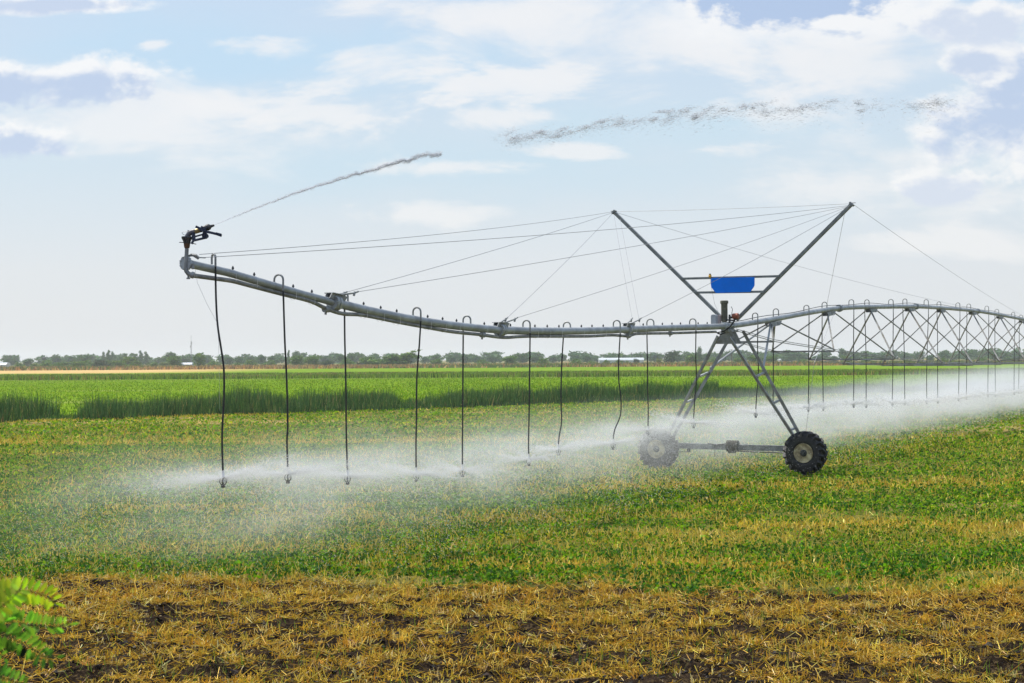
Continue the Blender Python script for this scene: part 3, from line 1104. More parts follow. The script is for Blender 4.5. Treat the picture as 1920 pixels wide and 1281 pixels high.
NODES = []
for i in range(len(PLATES) + 1):
    t0 = 0 if i == 0 else PLATES[i - 1]
    t1 = PLATES[i] if i < len(PLATES) else SPAN_LEN
    tm = (t0 + t1) / 2
    if i == 0:
        tm = 2.2
    q = min(tm, SPAN_LEN - tm) / (SPAN_LEN / 2)
    w = .30 + 1.65 * min(1, q * 2.0) ** .85
    zn = 3.86 - 1.02 * (1 - (1 - min(1, q * 1.35)) ** 1.8)
    NODES.append((tm, w, zn))
for i, tp in enumerate(PLATES):
    b = MB()
    p = PP(tp, 0, -PIPE_R + .01)
    d = (PP(tp + .3) - PP(tp - .3)).normalized()
    b.plate([p - d * .55 - NR * .09, p + d * .55 - NR * .09, p + d * .36 - NR * .10 - UPZ * .13, p - d * .36 - NR * .10 - UPZ * .13], .012)
    b.plate([p - d * .55 + NR * .09, p + d * .55 + NR * .09, p + d * .36 + NR * .10 - UPZ * .13, p - d * .36 + NR * .10 - UPZ * .13], .012)
    b.plate([p - d * .36 + NR * .10 - UPZ * .13, p + d * .36 + NR * .10 - UPZ * .13, p + d * .36 - NR * .10 - UPZ * .13, p - d * .36 - NR * .10 - UPZ * .13], .012)
    b.build('truss_plate', M['galv_old'], root, smooth=False)
    for (tm, w, zn), e in ((NODES[i], -1), (NODES[i + 1], 1)):
        for s in (-1, 1):
            strut(p + d * e * .40 + NR * s * .105 - UPZ * .10, L(s * w, tm, zn))
for tm, w, zn in NODES[:-1]:
    b = MB().angle(L(-w, tm, zn - .05), L(w, tm, zn - .05), .055, .012)
    b.build('truss_crossbar', M['leg'], root)
for s in (-1, 1):
    pts = [L(s * .10, .3, T0.z - .12)] + [L(s * w, tm, zn - .015) for tm, w, zn in NODES] + [L(s * .1, SPAN_LEN - .3, T0.z - .12)]
    MB().tube(pts, .013, 6).build('truss_rod', M['galv_old'], root)
    pts = [p + UPZ * .05 + NR * s * .01 for p in pts]
    MB().tube(pts, .011, 6).build('truss_rod', M['galv_old'], root)
# power cable clipped along the crown of the span pipe
b = MB()
pts = []
for t in np.arange(.3, SPAN_LEN - .5, 1.0):
    ph = (t % 6) / 6
    pts.append(PP(t, -.02, .082 + .012 + (.05 * math.sin(ph * PI) ** 2)))
b.tube(smooth(pts, 3), .011, 6).build('power_cable', M['blackhose'], root)


# ------------------------------------------------------------------ towers
def wheel(c, muddy):
    """a ribbed tractor wheel whose axle runs along the pipe"""
    R, w = .535, .40
    ax = U
    w_root = MB()
    prof = [(-w / 2 + .06, .265), (-w / 2, .32), (-w / 2 - .005, .43), (-w / 2 + .02, .50), (-w / 2 + .07, R - .02), (0, R), (w / 2 - .07, R - .02), (w / 2 - .02, .50),
            (w / 2 + .005, .43), (w / 2, .32), (w / 2 - .06, .265)]
    tb = MB().lathe(c, ax, prof, 44, cap=False)
    n = 18
    for k in range(n):
        for s in (-1, 1):
            q = 2 * PI * (k + (.5 if s > 0 else 0)) / n
            pts = []
            for f, dq in ((.02, .0), (.5, .13), (1.0, .24), (1.1, .27)):
                qq = q + dq
                rr = R + (-.005 if f < 1.05 else -.075)
                rr = rr if f < .9 else rr - (.02 if f < 1.05 else 0)
                rad = NR * math.cos(qq) + UPZ * math.sin(qq)
                pts.append((c + ax * (s * f * w / 2) + rad * rr, rad))
            for (p, r0), (p2, r1) in zip(pts[:-1], pts[1:]):
                tang = (p2 - p).normalized()
                side = tang.cross(r0).normalized()
                vs = []
                for pp, rr0 in ((p, r0), (p2, r1)):
                    for sx, h in ((-.040, -.01), (.040, -.01), (.029, .072), (-.029, .072)):
                        vs.append(pp + side * sx + rr0 * h)
                tb.add(vs, [(0, 1, 2, 3), (7, 6, 5, 4), (0, 4, 5, 1), (1, 5, 6, 2), (2, 6, 7, 3), (3, 7, 4, 0)])
    rim = MB().lathe(c, ax, [(-w / 2 + .06, .268), (-w / 2 + .03, .272), (-w / 2 + .025, .255), (-w / 2 + .05, .24), (-w / 2 + .075, .22), (-w / 2 + .08, .19), (-w / 2 + .055, .14), (-w / 2 + .055, .02)], 32)
    for k in range(8):
        q = 2 * PI * k / 8
        o = (NR * math.cos(q) + UPZ * math.sin(q)) * .115
        rim.tube([c + o + ax * (-w / 2 + .06), c + o + ax * (-w / 2 + .035)], .014, 6)
    hub = MB().lathe(c, ax, [(-w / 2 + .057, .10), (-w / 2 + .04, .095), (-w / 2 + .03, .06), (-w / 2 - .01, .05), (-w / 2 - .01, .01)], 16)
    hub.lathe(c, ax, [(w / 2 - .12, .10), (w / 2 - .1, .13), (w / 2 + .02, .13), (w / 2 + .03, .06)], 14)
    hub.bar(c + ax * (w / 2 - .05) - NR * .15, c + ax * (w / 2 - .05) + NR * .15, .1, .16)
    wh = tb.build('wheel', M['mud' if muddy else 'tyre'], root)
    rim.build('rim', M['cream'], wh)
    hub.build('hub', M['dark'], wh)
    return wh


def tower(b0, zt, muddy=True):
    """drive tower whose legs straddle the pipe at b0"""
    zb = .66
    # base beam
    bm = MB().bar(L(-2.05, b0 + .32, zb), L(2.05, b0 + .32, zb), .16, .16)
    bm.bar(L(-2.05, b0 + .32, zb - .09), L(-1.75, b0 + .32, zb - .09), .1, .1)
    beam = bm.build('base_beam', M['galv_old'], root, smooth=False)
    m = MB().lathe(L(-.12, b0 + .22, zb + .02), NR, [(0, .05), (.02, .13), (.1, .14), (.2, .14), (.22, .10), (.30, .09), (.30, .03)], 14)
    m.bar(L(.0, b0 + .2, zb - .16), L(.0, b0 + .2, zb + .16), .22, .2, (1, 0, 0))
    for k in range(7):
        m.lathe(L(-.14 + k * .05, b0 + .2, zb + .04), NR, [(0, .05), (.0, .165), (.018, .165), (.018, .05)], 12)
    m.build('drive_motor', M['valve'], beam)
    m = MB()
    for a in (-1.35, 1.6):
        m.bar(L(a, b0 + .26, zb - .17), L(a, b0 + .26, zb - .06), .1, .09, (1, 0, 0))
    m.bar(L(-1.95, b0 + .24, zb - .17), L(-1.35, b0 + .24, zb - .17), .02, .02)
    m.tube([L(-.75, b0 + .24, zb + .10), L(-.5, b0 + .22, zb + .06), L(-.2, b0 + .22, zb + .1)], .012, 6)
    m.tube([L(-.52, b0 + .22, zb + .06), L(-.54, b0 + .22, zb - .28)], .008, 6)
    m.tube([L(.0, b0 + .2, zb - .1), L(1.9, b0 + .2, zb - .12)], .018, 6)
    m.build('drive_shaft', M['dark'], beam)
    # gusset under the pipe
    g = MB()
    for bo in (-.16, .16):
        g.plate([L(-.13, b0 + bo, zt - .10), L(.13, b0 + bo, zt - .10), L(.33, b0 + bo, zt - .50), L(-.33, b0 + bo, zt - .50)], .014)
    g.bar(L(0, b0 - .3, zt - .13), L(0, b0 + .5, zt - .13), .22, .06)
    g.build('tower_gusset', M['galv_old'], root, smooth=False)
    # legs and their ties
    for s in (-1, 1):
        tops = [L(s * .17, b0 - .28, zt - .30), L(s * .16, b0 + .62, zt - .15)]
        feet = [L(s * 2.07, b0 + .26, zb + .04), L(s * 2.07, b0 + .40, zb + .04)]
        legs = []
        for p, q in zip(tops, feet):
            lg = MB().angle(p, q, .092, .014, (U * (-1 if p is tops[0] else 1))).build('tower_leg', M['leg' if s > 0 else 'galv_old'], root)
            legs.append((p, q, lg))
        for f in (.36, .60, .84):
            a = tops[0].lerp(feet[0], f)
            c = tops[1].lerp(feet[1], f)
            MB().bar(a, c, .055, .05).build('tie', M['galv'], legs[0][2])
    for s in (-1, 1):
        wheel(L(s * 2.2, b0 + .02, .575), muddy and s < 0)


tower(0, T0.z)
# long braces from the legs up to the first truss bracket
for s, f in ((-1, .32), (1, .34)):
    a = L(s * .17, .62, T0.z - .15).lerp(L(s * 2.07, .40, .7), f)
    MB().tube([a, PP(3.65, 0, -.12)], .032, 8).build('tower_brace', M['galv'], root)
z2 = pz(SPAN_LEN - .4)
tower(SPAN_LEN, z2)

# joint at the tower head, valve and boxes
b = MB().tube([PP(-.42), PP(-.1), PP(.25)], .085, 14)
b.lathe(PP(.17), (PP(.3) - PP(.1)).normalized(), [(-.05, .08), (-.05, .125), (0, .13), (0, .1), (.03, .1), (.03, .13), (.07, .12), (.07, .08)], 16)
b.lathe(PP(-.38), U, [(-.05, .08), (-.05, .12), (.03, .12), (.03, .08)], 16)
for k in range(6):
    q = 2 * PI * k / 6
    o = (NR * math.cos(q) + UPZ * math.sin(q)) * .12
    b.tube([PP(-.1) + o * .9, PP(.32) + o * 1.1], .012, 6)
head = b.build('swivel_joint', M['galv'], root)
dT = Dp(1360) - .1
b = MB().tube([W(1366, 616, dT - .1), W(1374, 606, dT - .1), W(1379, 598, dT - .08)], .022, 8)
b.tube([W(1330, 622, dT), W(1345, 624, dT - .1), W(1358, 621, dT - .1), W(1370, 611, dT - .1)], .016, 8)
b.tube([W(1371, 575, dT + .05), W(1373.5, 580, dT + .05), W(1371.5, 592, dT + .05)], .008, 6)
b.tube([W(1345, 625, dT - .08), W(1352, 627, dT - .1), W(1360, 624, dT - .1)], .02, 8)
b.build('cable_loop', M['blackhose'], head)
c = W(1358.3, 604, dT + .1)
b = MB().lathe(c, UPZ, [(-.06, .05), (.0, .05), (.02, .085), (.2, .088), (.52, .092), (.52, .112), (.55, .116), (.60, .112), (.61, .09)], 18)
for k in range(6):
    q = 2 * PI * k / 6
    o = (NR * math.cos(q) + U * math.sin(q)) * .09
    b.tube([c + o + UPZ * .03, c + o + UPZ * .52], .008, 5)
b.build('valve_cylinder', M['valve'], head)
b = MB().lathe(W(1377, 593, dT), NR, [(-.06, .05), (-.05, .075), (.05, .085), (.11, .085), (.13, .06), (.13, .02)], 18)
b.tube([W(1377, 601, dT), W(1377, 593, dT)], .03, 8)
b.build('pressure_valve', M['red'], head)
b = MB().tube([W(1366, 596, dT), W(1374, 595, dT)], .035, 8).tube([W(1368, 590, dT), W(1368, 606, dT)], .03, 8).tube([W(1362, 600, dT), W(1378, 601, dT)], .022, 8)
b.build('valve_fitting', M['dark'], head)


def rbox(c, hx, hz, dep, r=.03):
    b = MB()
    poly = []
    for sx, sz in ((1, 1), (-1, 1), (-1, -1), (1, -1)):
        for q in np.linspace(0, PI / 2, 4):
            a = q + {(1, 1): 0, (-1, 1): PI / 2, (-1, -1): PI, (1, -1): 1.5 * PI}[(sx, sz)]
            poly.append(c + NR * (sx * (hx - r) + math.cos(a) * r) + UPZ * (sz * (hz - r) + math.sin(a) * r))
    return b.plate(poly, dep)


rbox(W(1339.5, 600, dT), .075, .15, .16, .05).build('control_box', M['box'], head)
rbox(W(1347.5, 600, dT + .08), .055, .14, .12, .03).build('junction_box', M['pinkbox'], head)

# ------------------------------------------------------------------ masts, sign and stay cables
dW = lambda a: (T0 + NR * a).y
ML, MR = W(1150.5, 397, dW(-3.55)), W(1598, 382, dW(3.55))
FL, FR = W(1358, 601, dW(-.12)), W(1381, 600, dW(.12))
for p, q in ((FL, ML), (FR, MR)):
    b = MB().bar(p, q, .085, .105, U)
    d = (q - p).normalized()
    b.bar(q - d * .02 - U * .08, q - d * .02 + U * .08, .13, .05, d)
    b.tube([q - NR * .09 + UPZ * .02, q + NR * .09 + UPZ * .02], .012, 6)
    m = b.build('mast', M['mast'], root, smooth=False)
    g = MB()
    for f in (.25, .42, .58, .75, .88):
        c = p.lerp(q, f)
        g.tube([c - U * .05, c - U * .046], .012, 8)
    g.build('bolt', M['white'], m)


def on(p, q, f):
    return p.lerp(q, f)


def frac(p, q, z):
    return (z - p.z) / (q.z - p.z)


bars = []
for yl, yr in ((522.3, 518.6), (549.2, 546.6)):
    zl, zr = W(1300, yl, dW(-1.1)).z, W(1450, yr, dW(1.3)).z
    p, q = on(FL, ML, frac(FL, ML, zl)), on(FR, MR, frac(FR, MR, zr))
    p, q = p - U * .06, q - U * .06
    MB().bar(p, q, .05, .062, UPZ).build('sign_rail', M['mast'], root, smooth=False)
    bars.append((p, q))


def on_sign(px, py):
    """point on the upright plane through the rails, a little in front"""
    o = (bars[0][0] + bars[0][1]) / 2 - U * .05
    v = fwd + right * ((px - 960) / F) + upv * ((640.5 - py) / F)
    C0 = Vector((0, 0, H))
    k = (o - C0).dot(U) / v.dot(U)
    return C0 + v * k


poly = [(1333, 522.6), (1336, 521.4), (1413, 519.8), (1414.8, 521), (1414.8, 535), (1413.5, 538), (1408, 546), (1406.5, 547.6), (1343, 549.5), (1340.5, 547.5), (1334, 539), (1333.2, 535)]
MB().plate([on_sign(*p) for p in poly], .02).build('sign_board', M['blue'], root, smooth=False)
lp = on_sign(1331.3, 521)
b = MB().lathe(lp, UPZ, [(0, .02), (.02, .02), (.025, .045), (.07, .045), (.085, .03), (.09, .01)], 12)
lampo = b.build('beacon_lamp', M['amber'], root)
MB().lathe(lp + UPZ * .09, UPZ, [(0, .03), (.02, .035), (.03, .01)], 12).build('lamp_cap', M['dark'], lampo)
MB().tube([lp, W(1334, 540, dW(-.6)), W(1340, 570, dW(-.5)), W(1348, 588, dW(-.3))], .004, 5).build('lamp_wire', M['cable'], lampo)


def cable(p, q, sag=.04, r=.0052):
    n = 14
    pts = [p.lerp(q, i / n) - UPZ * sag * (1 - (2 * i / n - 1) ** 2) for i in range(n + 1)]
    MB().tube(pts, r, 5).build('stay_cable', M['cable'], root)


endL = W(377, 483.3, DG + .2)
cable(endL + UPZ * .05 - NR * .03, ML, .10)
cable(endL, MR - UPZ * .04, .10)
for t, r in ((j1, .078), (j2, PIPE_R), (j3, PIPE_R)):
    cable(PP(t + .5, -.12, r + .18), ML - UPZ * .02, .05)
    cable(PP(t + .5, .12, r + .18), MR - UPZ * .06 - NR * .05, .06)
cable(ML, MR, .03)
cable(PP(t_of(1203), -.04, .09), on(ML, FL, .06), .0)
cable(PP(t_of(1547), .05, .09), on(MR, FR, .06), .0, .0055)
cable(PP(t_of(1835), -.05, .1), ML, .2)
cable(PP(t_of(1926), .05, .1), MR, .15)
# slack control rope that runs down beside the right wheel
MB().tube([PP(t_of(1560), .1, -.1), W(1527, 680, dW(2.2)), W(1516, 770, dW(2.2)), W(1511, 808, dW(2.2))], .006, 5).build('control_line', M['cable'], root)


# ------------------------------------------------------------------ water
def tetras(name, c, r, tint, material, stretch=None, parent=None):
    """small four-cornered drops, c (n,3), r (n,), stretch (n,3) lengthens each drop along a direction"""
    n = len(c)
    base = np.array([(1, 1, 1), (1, -1, -1), (-1, 1, -1), (-1, -1, 1)], float) / math.sqrt(3)
    q = RNG.normal(0, 1, (n, 4))
    q /= np.linalg.norm(q, axis=1)[:, None]
    w, x, y, z = q.T
    Rm = np.stack([1 - 2 * (y * y + z * z), 2 * (x * y - z * w), 2 * (x * z + y * w), 2 * (x * y + z * w), 1 - 2 * (x * x + z * z), 2 * (y * z - x * w),
                   2 * (x * z - y * w), 2 * (y * z + x * w), 1 - 2 * (x * x + y * y)], -1).reshape(n, 3, 3)
    v = np.einsum('nij,kj->nki', Rm, base) * r[:, None, None] * 1.35
    if stretch is not None:
        k = np.array([-1, -.3, .3, 1])[None, :, None]
        v = v + stretch[:, None, :] * k
    v = v + c[:, None, :]
    me = bpy.data.meshes.new(name)
    me.vertices.add(n * 4)
    me.vertices.foreach_set('co', v.astype(np.float32).ravel())
    f = (np.arange(n)[:, None, None] * 4 + np.array([(0, 1, 2), (0, 3, 1), (0, 2, 3), (1, 3, 2)])[None]).astype(np.int32)
    m = n * 4
    me.loops.add(m * 3)
    me.loops.foreach_set('vertex_index', f.ravel())
    me.polygons.add(m)
    me.polygons.foreach_set('loop_start', np.arange(0, m * 3, 3, dtype=np.int32))
    me.polygons.foreach_set('loop_total', np.full(m, 3, dtype=np.int32))
    me.polygons.foreach_set('use_smooth', np.ones(m, dtype=bool))
    me.update()
    me.materials.append(material)
    o = bpy.data.objects.new(name, me)
    COL.objects.link(o)
    if parent:
        o.parent = parent
        o.matrix_parent_inverse = parent.matrix_basis.inverted()
    return o


def dropmat(name, col, trans, clear=0.0):
    def f(N, out):
        d = N.new('ShaderNodeBsdfDiffuse')
        d.inputs[0].default_value = (*col, 1)
        t = N.new('ShaderNodeBsdfTranslucent')
        t.inputs[0].default_value = (*col, 1)
        mx = N.new('ShaderNodeMixShader')
        mx.inputs[0].default_value = trans
        N.l.new(d.outputs[0], mx.inputs[1])
        N.l.new(t.outputs[0], mx.inputs[2])
        tr = N.new('ShaderNodeBsdfTransparent')
        m2 = N.new('ShaderNodeMixShader')
        m2.inputs[0].default_value = clear
        N.l.new(mx.outputs[0], m2.inputs[1])
        N.l.new(tr.outputs[0], m2.inputs[2])
        N.l.new(m2.outputs[0], out.inputs[0])
    return mat(name, f)


M['drop'] = dropmat('white water drops', (.97, .975, .98), .5, .42)
M['jet'] = dropmat('grey water drops', (.82, .83, .87), .5, .12)


def build_spray():
    cs, rs, st = [], [], []
    for i, p in enumerate(NOZZLES):
        d = p.y
        k = (21.5 / d) ** 1.75
        rad = .0027 * (d / 21.5) ** .9
        # water thrown off the plate
        n = int(15000 * k) + 400
        a = RNG.random(n) * 2 * PI
        a = np.where(RNG.random(n) < .5, np.round(a * 9 / (2 * PI)) / 9 * 2 * PI + i + RNG.normal(0, .05, n), a)
        lobes = .4 + .9 * np.cos(a * 2.5 + i * 1.7) ** 2
        Rm = RNG.uniform(2.2, 4.6, n)
        u = RNG.random(n) ** 1.15
        r = .07 + Rm * u
        z = p.z * (1 - (r / Rm) ** 2.2) + r * .22 * lobes * np.exp(-r * .5) + RNG.normal(0, 1, n) * (.010 + .05 * r)
        cs.append(np.stack([p.x + np.cos(a) * r - .16 * r, p.y + np.sin(a) * r + .12 * r, z], -1))
        rs.append(rad * RNG.uniform(.7, 1.5, n))
        dirs = np.stack([np.cos(a), np.sin(a), .15 - 1.2 * u], -1)
        st.append(dirs * (rad * RNG.uniform(.5, 3.5, n) * (1.2 - u))[:, None])
        # bright fan close to the plate
        n = int(6500 * k) + 200
        a = RNG.random(n) * 2 * PI
        a = np.round(a * 7 / (2 * PI)) / 7 * 2 * PI + i * 1.3 + RNG.normal(0, .09, n)
        r = .05 + RNG.random(n) ** .9 * RNG.uniform(.5, 1.5, n)
        slope = .12 + .16 * np.cos(a + i) + RNG.normal(0, .07, n)
        z = p.z + .02 + slope * r - .05 * r * r
        cs.append(np.stack([p.x + np.cos(a) * r, p.y + np.sin(a) * r, z], -1))
        rs.append(rad * RNG.uniform(.8, 1.5, n))
        st.append(np.stack([np.cos(a), np.sin(a), slope], -1) * (rad * RNG.uniform(2, 7, n))[:, None])
        # fine drifting mist
        n = int(6500 * k) + 500
        x = p.x + RNG.normal(-.5, 1.25, n)
        y = p.y + RNG.normal(1.1, 1.6, n)
        z = np.abs(RNG.normal(1.02, .50, n)) * (1 - .06 * np.abs(y - p.y))
        gust = fbm(x * .8 + z * .6, z * 1.6 + y * .3, 200 + i, 3)
        keep = RNG.random(n) < np.clip((gust - .28) * 2.4, .05, 1)
        cs.append(np.stack([x, y, z], -1)[keep])
        rs.append((rad * .85 * RNG.uniform(.6, 1.4, n))[keep])
        st.append(np.zeros((keep.sum(), 3)))
    c = np.concatenate(cs)
    k = c[:, 2] > .03
    o = tetras('sprinkler_mist', c[k], np.concatenate(rs)[k], None, M['drop'], np.concatenate(st)[k])
    tag(o, 'white drifting mist of water drops thrown from the row of hanging sprinklers', 'water mist', kind='stuff')


build_spray()


def build_jet():
    pts = [(399.5, 423), (470, 394), (560, 360), (650, 332), (740, 306), (825, 286), (960, 261), (1100, 236), (1250, 216), (1400, 203), (1560, 194), (1700, 190), (1800, 186), (1950, 184)]
    P = np.array([W(x, y, 20.85 + (x - 399) * .0085) for x, y in pts])
    px = np.array([a for a, _ in pts])

    def at(x):
        return np.stack([np.interp(x, px, P[:, i]) for i in range(3)], -1)

    xs = np.linspace(399.5, 800, 70)
    c = at(xs)
    lump = np.array([.0045 + .006 * ((x - 399) / 400) ** 1.1 for x in xs]) * (.8 + .5 * vnoise(xs / 9, xs * 0, 301))
    c[:, 2] += (vnoise(xs / 12, xs * 0, 302) - .5) * .10 * ((xs - 399) / 400)
    lump[-8:] *= np.linspace(1, .15, 8)
    jet = MB().tube([Vector(p) for p in c], list(lump), 7).build('water_jet', M['jet'])
    tag(jet, 'thin grey jet of water shot up by the gun at the pipe end', 'water jet')
    # ragged skin of the solid part, then the stream torn into clumps
    X, O, Yd = [], [], []
    n = 5200
    x = 420 + 408 * RNG.random(n) ** .62
    w = (x - 400) / 1390
    X.append(x)
    O.append(RNG.normal(0, 1, n) * (.005 + .06 * w) + (vnoise(x / 9, x * 0, 321) - .5) * .22 * w)
    Yd.append(RNG.normal(0, .03, n))
    xc = 950.0
    while xc < 1790:
        w = (xc - 400) / 1390
        lone = (1570 < xc < 1605) or (1640 < xc < 1705)
        m = int(RNG.uniform(50, 240) * (1.15 - .55 * w) * (.15 if lone else 1))
        ln = RNG.uniform(4, 15)
        sh = RNG.normal(0, .03 + .06 * w)
        sl = RNG.normal(.0006, .0016)
        u = RNG.normal(0, 1, m)
        X.append(xc + u * ln)
        O.append(sh + u * ln * sl + RNG.normal(0, 1, m) * (.012 + .028 * w) * RNG.uniform(.5, 1.6))
        Yd.append(RNG.normal(0, .05, m))
        m = int(m * .35)
        X.append(xc + RNG.normal(0, 1, m) * ln * 1.7)
        O.append(sh - np.abs(RNG.normal(0, .22 * w, m)) + RNG.normal(0, .04, m))
        Yd.append(RNG.normal(0, .08, m))
        xc += RNG.uniform(3, 13) * (1 + .8 * w)
    x, off, yd = np.concatenate(X), np.concatenate(O), np.concatenate(Yd)
    n = len(x)
    w = np.clip((x - 420) / 1380, 0, 1)
    c = at(x)
    c[:, 2] += off
    c[:, 1] += yd
    tg = at(x + 3) - at(x - 3)
    tg /= np.linalg.norm(tg, axis=1)[:, None]
    tg[:, 2] += RNG.normal(.05, .18, n)
    r = (.0011 + .0021 * w) * RNG.uniform(.5, 1.4, n)
    tetras('torn_stream', c, r, None, M['jet'], tg * (RNG.uniform(.008, .06, n) * (.5 + w))[:, None], jet)['kind'] = 'stuff'


build_jet()


# ------------------------------------------------------------------ trees on the horizon
def crown_verts(lobes, n, size):
    """leaf clumps spread through a set of ellipsoids (cx, cy, cz, rx, ry, rz)"""
    lb = np.array(lobes, float)
    wgt = lb[:, 3] * lb[:, 4] * lb[:, 5]
    k = RNG.choice(len(lb), n, p=wgt / wgt.sum())
    d = RNG.normal(0, 1, (n, 3))
    d /= np.linalg.norm(d, axis=1)[:, None]
    r = RNG.random(n) ** .45
    c = lb[k, :3] + d * r[:, None] * lb[k, 3:] + RNG.normal(0, .018, (n, 3))
    a = RNG.normal(0, 1, (n, 3))
    b = RNG.normal(0, 1, (n, 3))
    a /= np.linalg.norm(a, axis=1)[:, None]
    b /= np.linalg.norm(b, axis=1)[:, None]
    s = (size * RNG.uniform(.6, 1.5, n))[:, None]
    return np.stack([c - a * s, c + b * s, c + a * s, c - b * s], 1)


def rand_lobes(kind):
    out = []
    if kind == 'round':
        for _ in range(9):
            a, r = random.uniform(0, 2 * PI), random.uniform(.05, .30)
            s = random.uniform(.14, .24)
            out.append((math.cos(a) * r, math.sin(a) * r, random.uniform(.36, .80), s, s, s * random.uniform(.7, .95)))
        out.append((0, 0, .55, .3, .3, .32))
        out.append((.05, 0, .25, .34, .34, .18))
    elif kind == 'tall':
        for i in range(9):
            z = .14 + .8 * i / 9
            out.append((random.uniform(-.1, .1), random.uniform(-.1, .1), z, .36 * (1 - .6 * i / 9) + .04, .3 * (1 - .6 * i / 9) + .04, .12))
    elif kind == 'bush':
        for _ in range(8):
            a, r = random.uniform(0, 2 * PI), random.uniform(.05, .36)
            s = random.uniform(.16, .26)
            out.append((math.cos(a) * r, math.sin(a) * r, random.uniform(.2, .68), s, s, s * 1.1))
        out.append((0, 0, .3, .44, .4, .30))
    elif kind == 'blown':
        for i in range(16):
            u = random.uniform(-.45, .45)
            z = .30 + .42 * (u + .45) + random.uniform(-.12, .12)
            out.append((u, random.uniform(-.15, .15), z, .15, .13, .09))
        for i in range(6):
            out.append((.20 + .06 * i, 0, .62 + .07 * i, .10, .06, .035))
        out.append((-.05, 0, .28, .45, .3, .2))
    elif kind == 'ragged':
        for _ in range(13):
            a, r = random.uniform(0, 2 * PI), random.uniform(.05, .40)
            s = random.uniform(.07, .19)
            out.append((math.cos(a) * r, math.sin(a) * r, random.uniform(.2, .9), s, s, s * .8))
        out.append((0, 0, .35, .3, .3, .28))
    return out


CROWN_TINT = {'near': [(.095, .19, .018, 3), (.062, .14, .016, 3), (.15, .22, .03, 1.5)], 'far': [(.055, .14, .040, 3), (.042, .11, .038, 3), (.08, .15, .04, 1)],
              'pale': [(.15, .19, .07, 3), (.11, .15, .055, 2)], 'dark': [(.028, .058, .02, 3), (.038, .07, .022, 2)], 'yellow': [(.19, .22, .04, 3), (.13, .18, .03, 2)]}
protos = {}


def tree(kind, tone, px, ytop, width, d, label, cat, group, name, sink=0.0, variants=3):
    key = (kind, tone, random.randrange(variants))
    base = W(px, 672, d)
    z0 = 0.0
    top = W(px, ytop, d).z
    h = max(1.2, top - z0 + sink)
    wd = width / F * d
    if key not in protos:
        r = empty(name)
        n = 1500 if kind != 'blown' else 2600
        v = crown_verts(rand_lobes(kind), n, .034)
        v[:, :, 2] = np.maximum(v[:, :, 2], .0)
        c = cloud_mesh('crown', v, 4, pick(CROWN_TINT[tone], n, .22), M['tree'], r)
        t = MB().tube([(0, 0, 0), (.01, 0, .2), (-.01, .01, .45), (.02, 0, .7)], [.035, .028, .02, .008], 7)
        for k in range(4):
            a = k * 1.7
            t.tube([(0, 0, .22 + k * .06), (math.cos(a) * .14, math.sin(a) * .14, .42 + k * .07), (math.cos(a) * .26, math.sin(a) * .26, .58 + k * .07)], [.016, .011, .004], 5)
        t = t.build('trunk' if kind != 'bush' else 'stem', M['bark'], r)
        protos[key] = r
        o = r
    else:
        src = protos[key]
        o = src.copy()
        COL.objects.link(o)
        for ch in src.children:
            q = ch.copy()
            COL.objects.link(q)
            q.parent = o
    o.name = name
    o.location = (base.x, d, z0 - .05)
    o.scale = (wd * 1.08, wd * 1.08, h * 1.06)
    o.rotation_euler = (0, 0, random.uniform(0, 2 * PI) if kind != 'blown' else 0)
    for k2 in ('label', 'category', 'group'):
        if k2 in o:
            del o[k2]
    tag(o, label, cat, group)
    return o


NUM = 'first second third fourth fifth sixth seventh eighth ninth tenth eleventh twelfth thirteenth fourteenth fifteenth sixteenth seventeenth eighteenth nineteenth twentieth'.split()
MARKS = [(-400, None), (418, 'first'), (539, 'second'), (650, 'third'), (781, 'fourth'), (867, 'fifth'), (992, 'sixth'), (1052, 'seventh'), (1161, 'eighth'), (1214, 'ninth'),
         (1304, 'tenth'), (1425, 'T'), (3000, None)]


def zone(px):
    for i in range(len(MARKS) - 1):
        if MARKS[i][0] <= px < MARKS[i + 1][0]:
            if i == 0:
                return 'left of the first hose'
            if MARKS[i][1] == 'T':
                return 'under the truss span'
            if MARKS[i + 1][1] == 'T':
                return 'between tower legs'
            return 'between ' + MARKS[i][1] + ' and ' + MARKS[i + 1][1] + ' hoses'


SPECIAL = [
    ('round', 'near', 374, 659, 32, 610, 'big round green tree standing alone in front of the radio mast', 'tree', 'broad_tree'),
    ('blown', 'near', 738, 657, 84, 600, 'wide wind-swept tree with branches streaming right, beside the fourth hose', 'tree', 'broad_tree'),
    ('bush', 'yellow', 1236, 668, 11, 640, 'small yellow-green bush at tree line right of the ninth hose', 'bush', 'bush'),
    ('round', 'dark', 1254, 657, 34, 660, 'dark dense rounded tree between the ninth and tenth hoses', 'tree', 'broad_tree'),
    ('tall', 'far', 1311, 650, 17, 760, 'tallest slim tree of the tree line, just right of the tenth hose', 'tree', 'slender_tree'),
    ('bush', 'pale', 305, 677, 26, 625, 'pale greyish bush near the white shed', 'bush', 'bush'),
    ('bush', 'dark', 612, 675, 32, 600, 'low dark bush in front of trees between second and third hoses', 'bush', 'bush'),
    ('bush', 'dark', 677, 678, 22, 600, 'low dark bush just right of the third hose', 'bush', 'bush'),
    ('bush', 'dark', 1193, 671, 13, 640, 'small dark bush in front of the long white greenhouse', 'bush', 'bush'),
    ('bush', 'dark', 187, 671, 38, 600, 'largest dark bush of the thicket left of the radio mast', 'bush', 'bush'),
    ('tall', 'far', 541, 656, 9, 860, 'narrow poplar right beside the second hose', 'tree', 'slender_tree'),
]
for kind, tone, px, yt, w, d, lab, cat, nm in SPECIAL:
    tree(kind, tone, px, yt, w, d, lab, cat, None, nm)
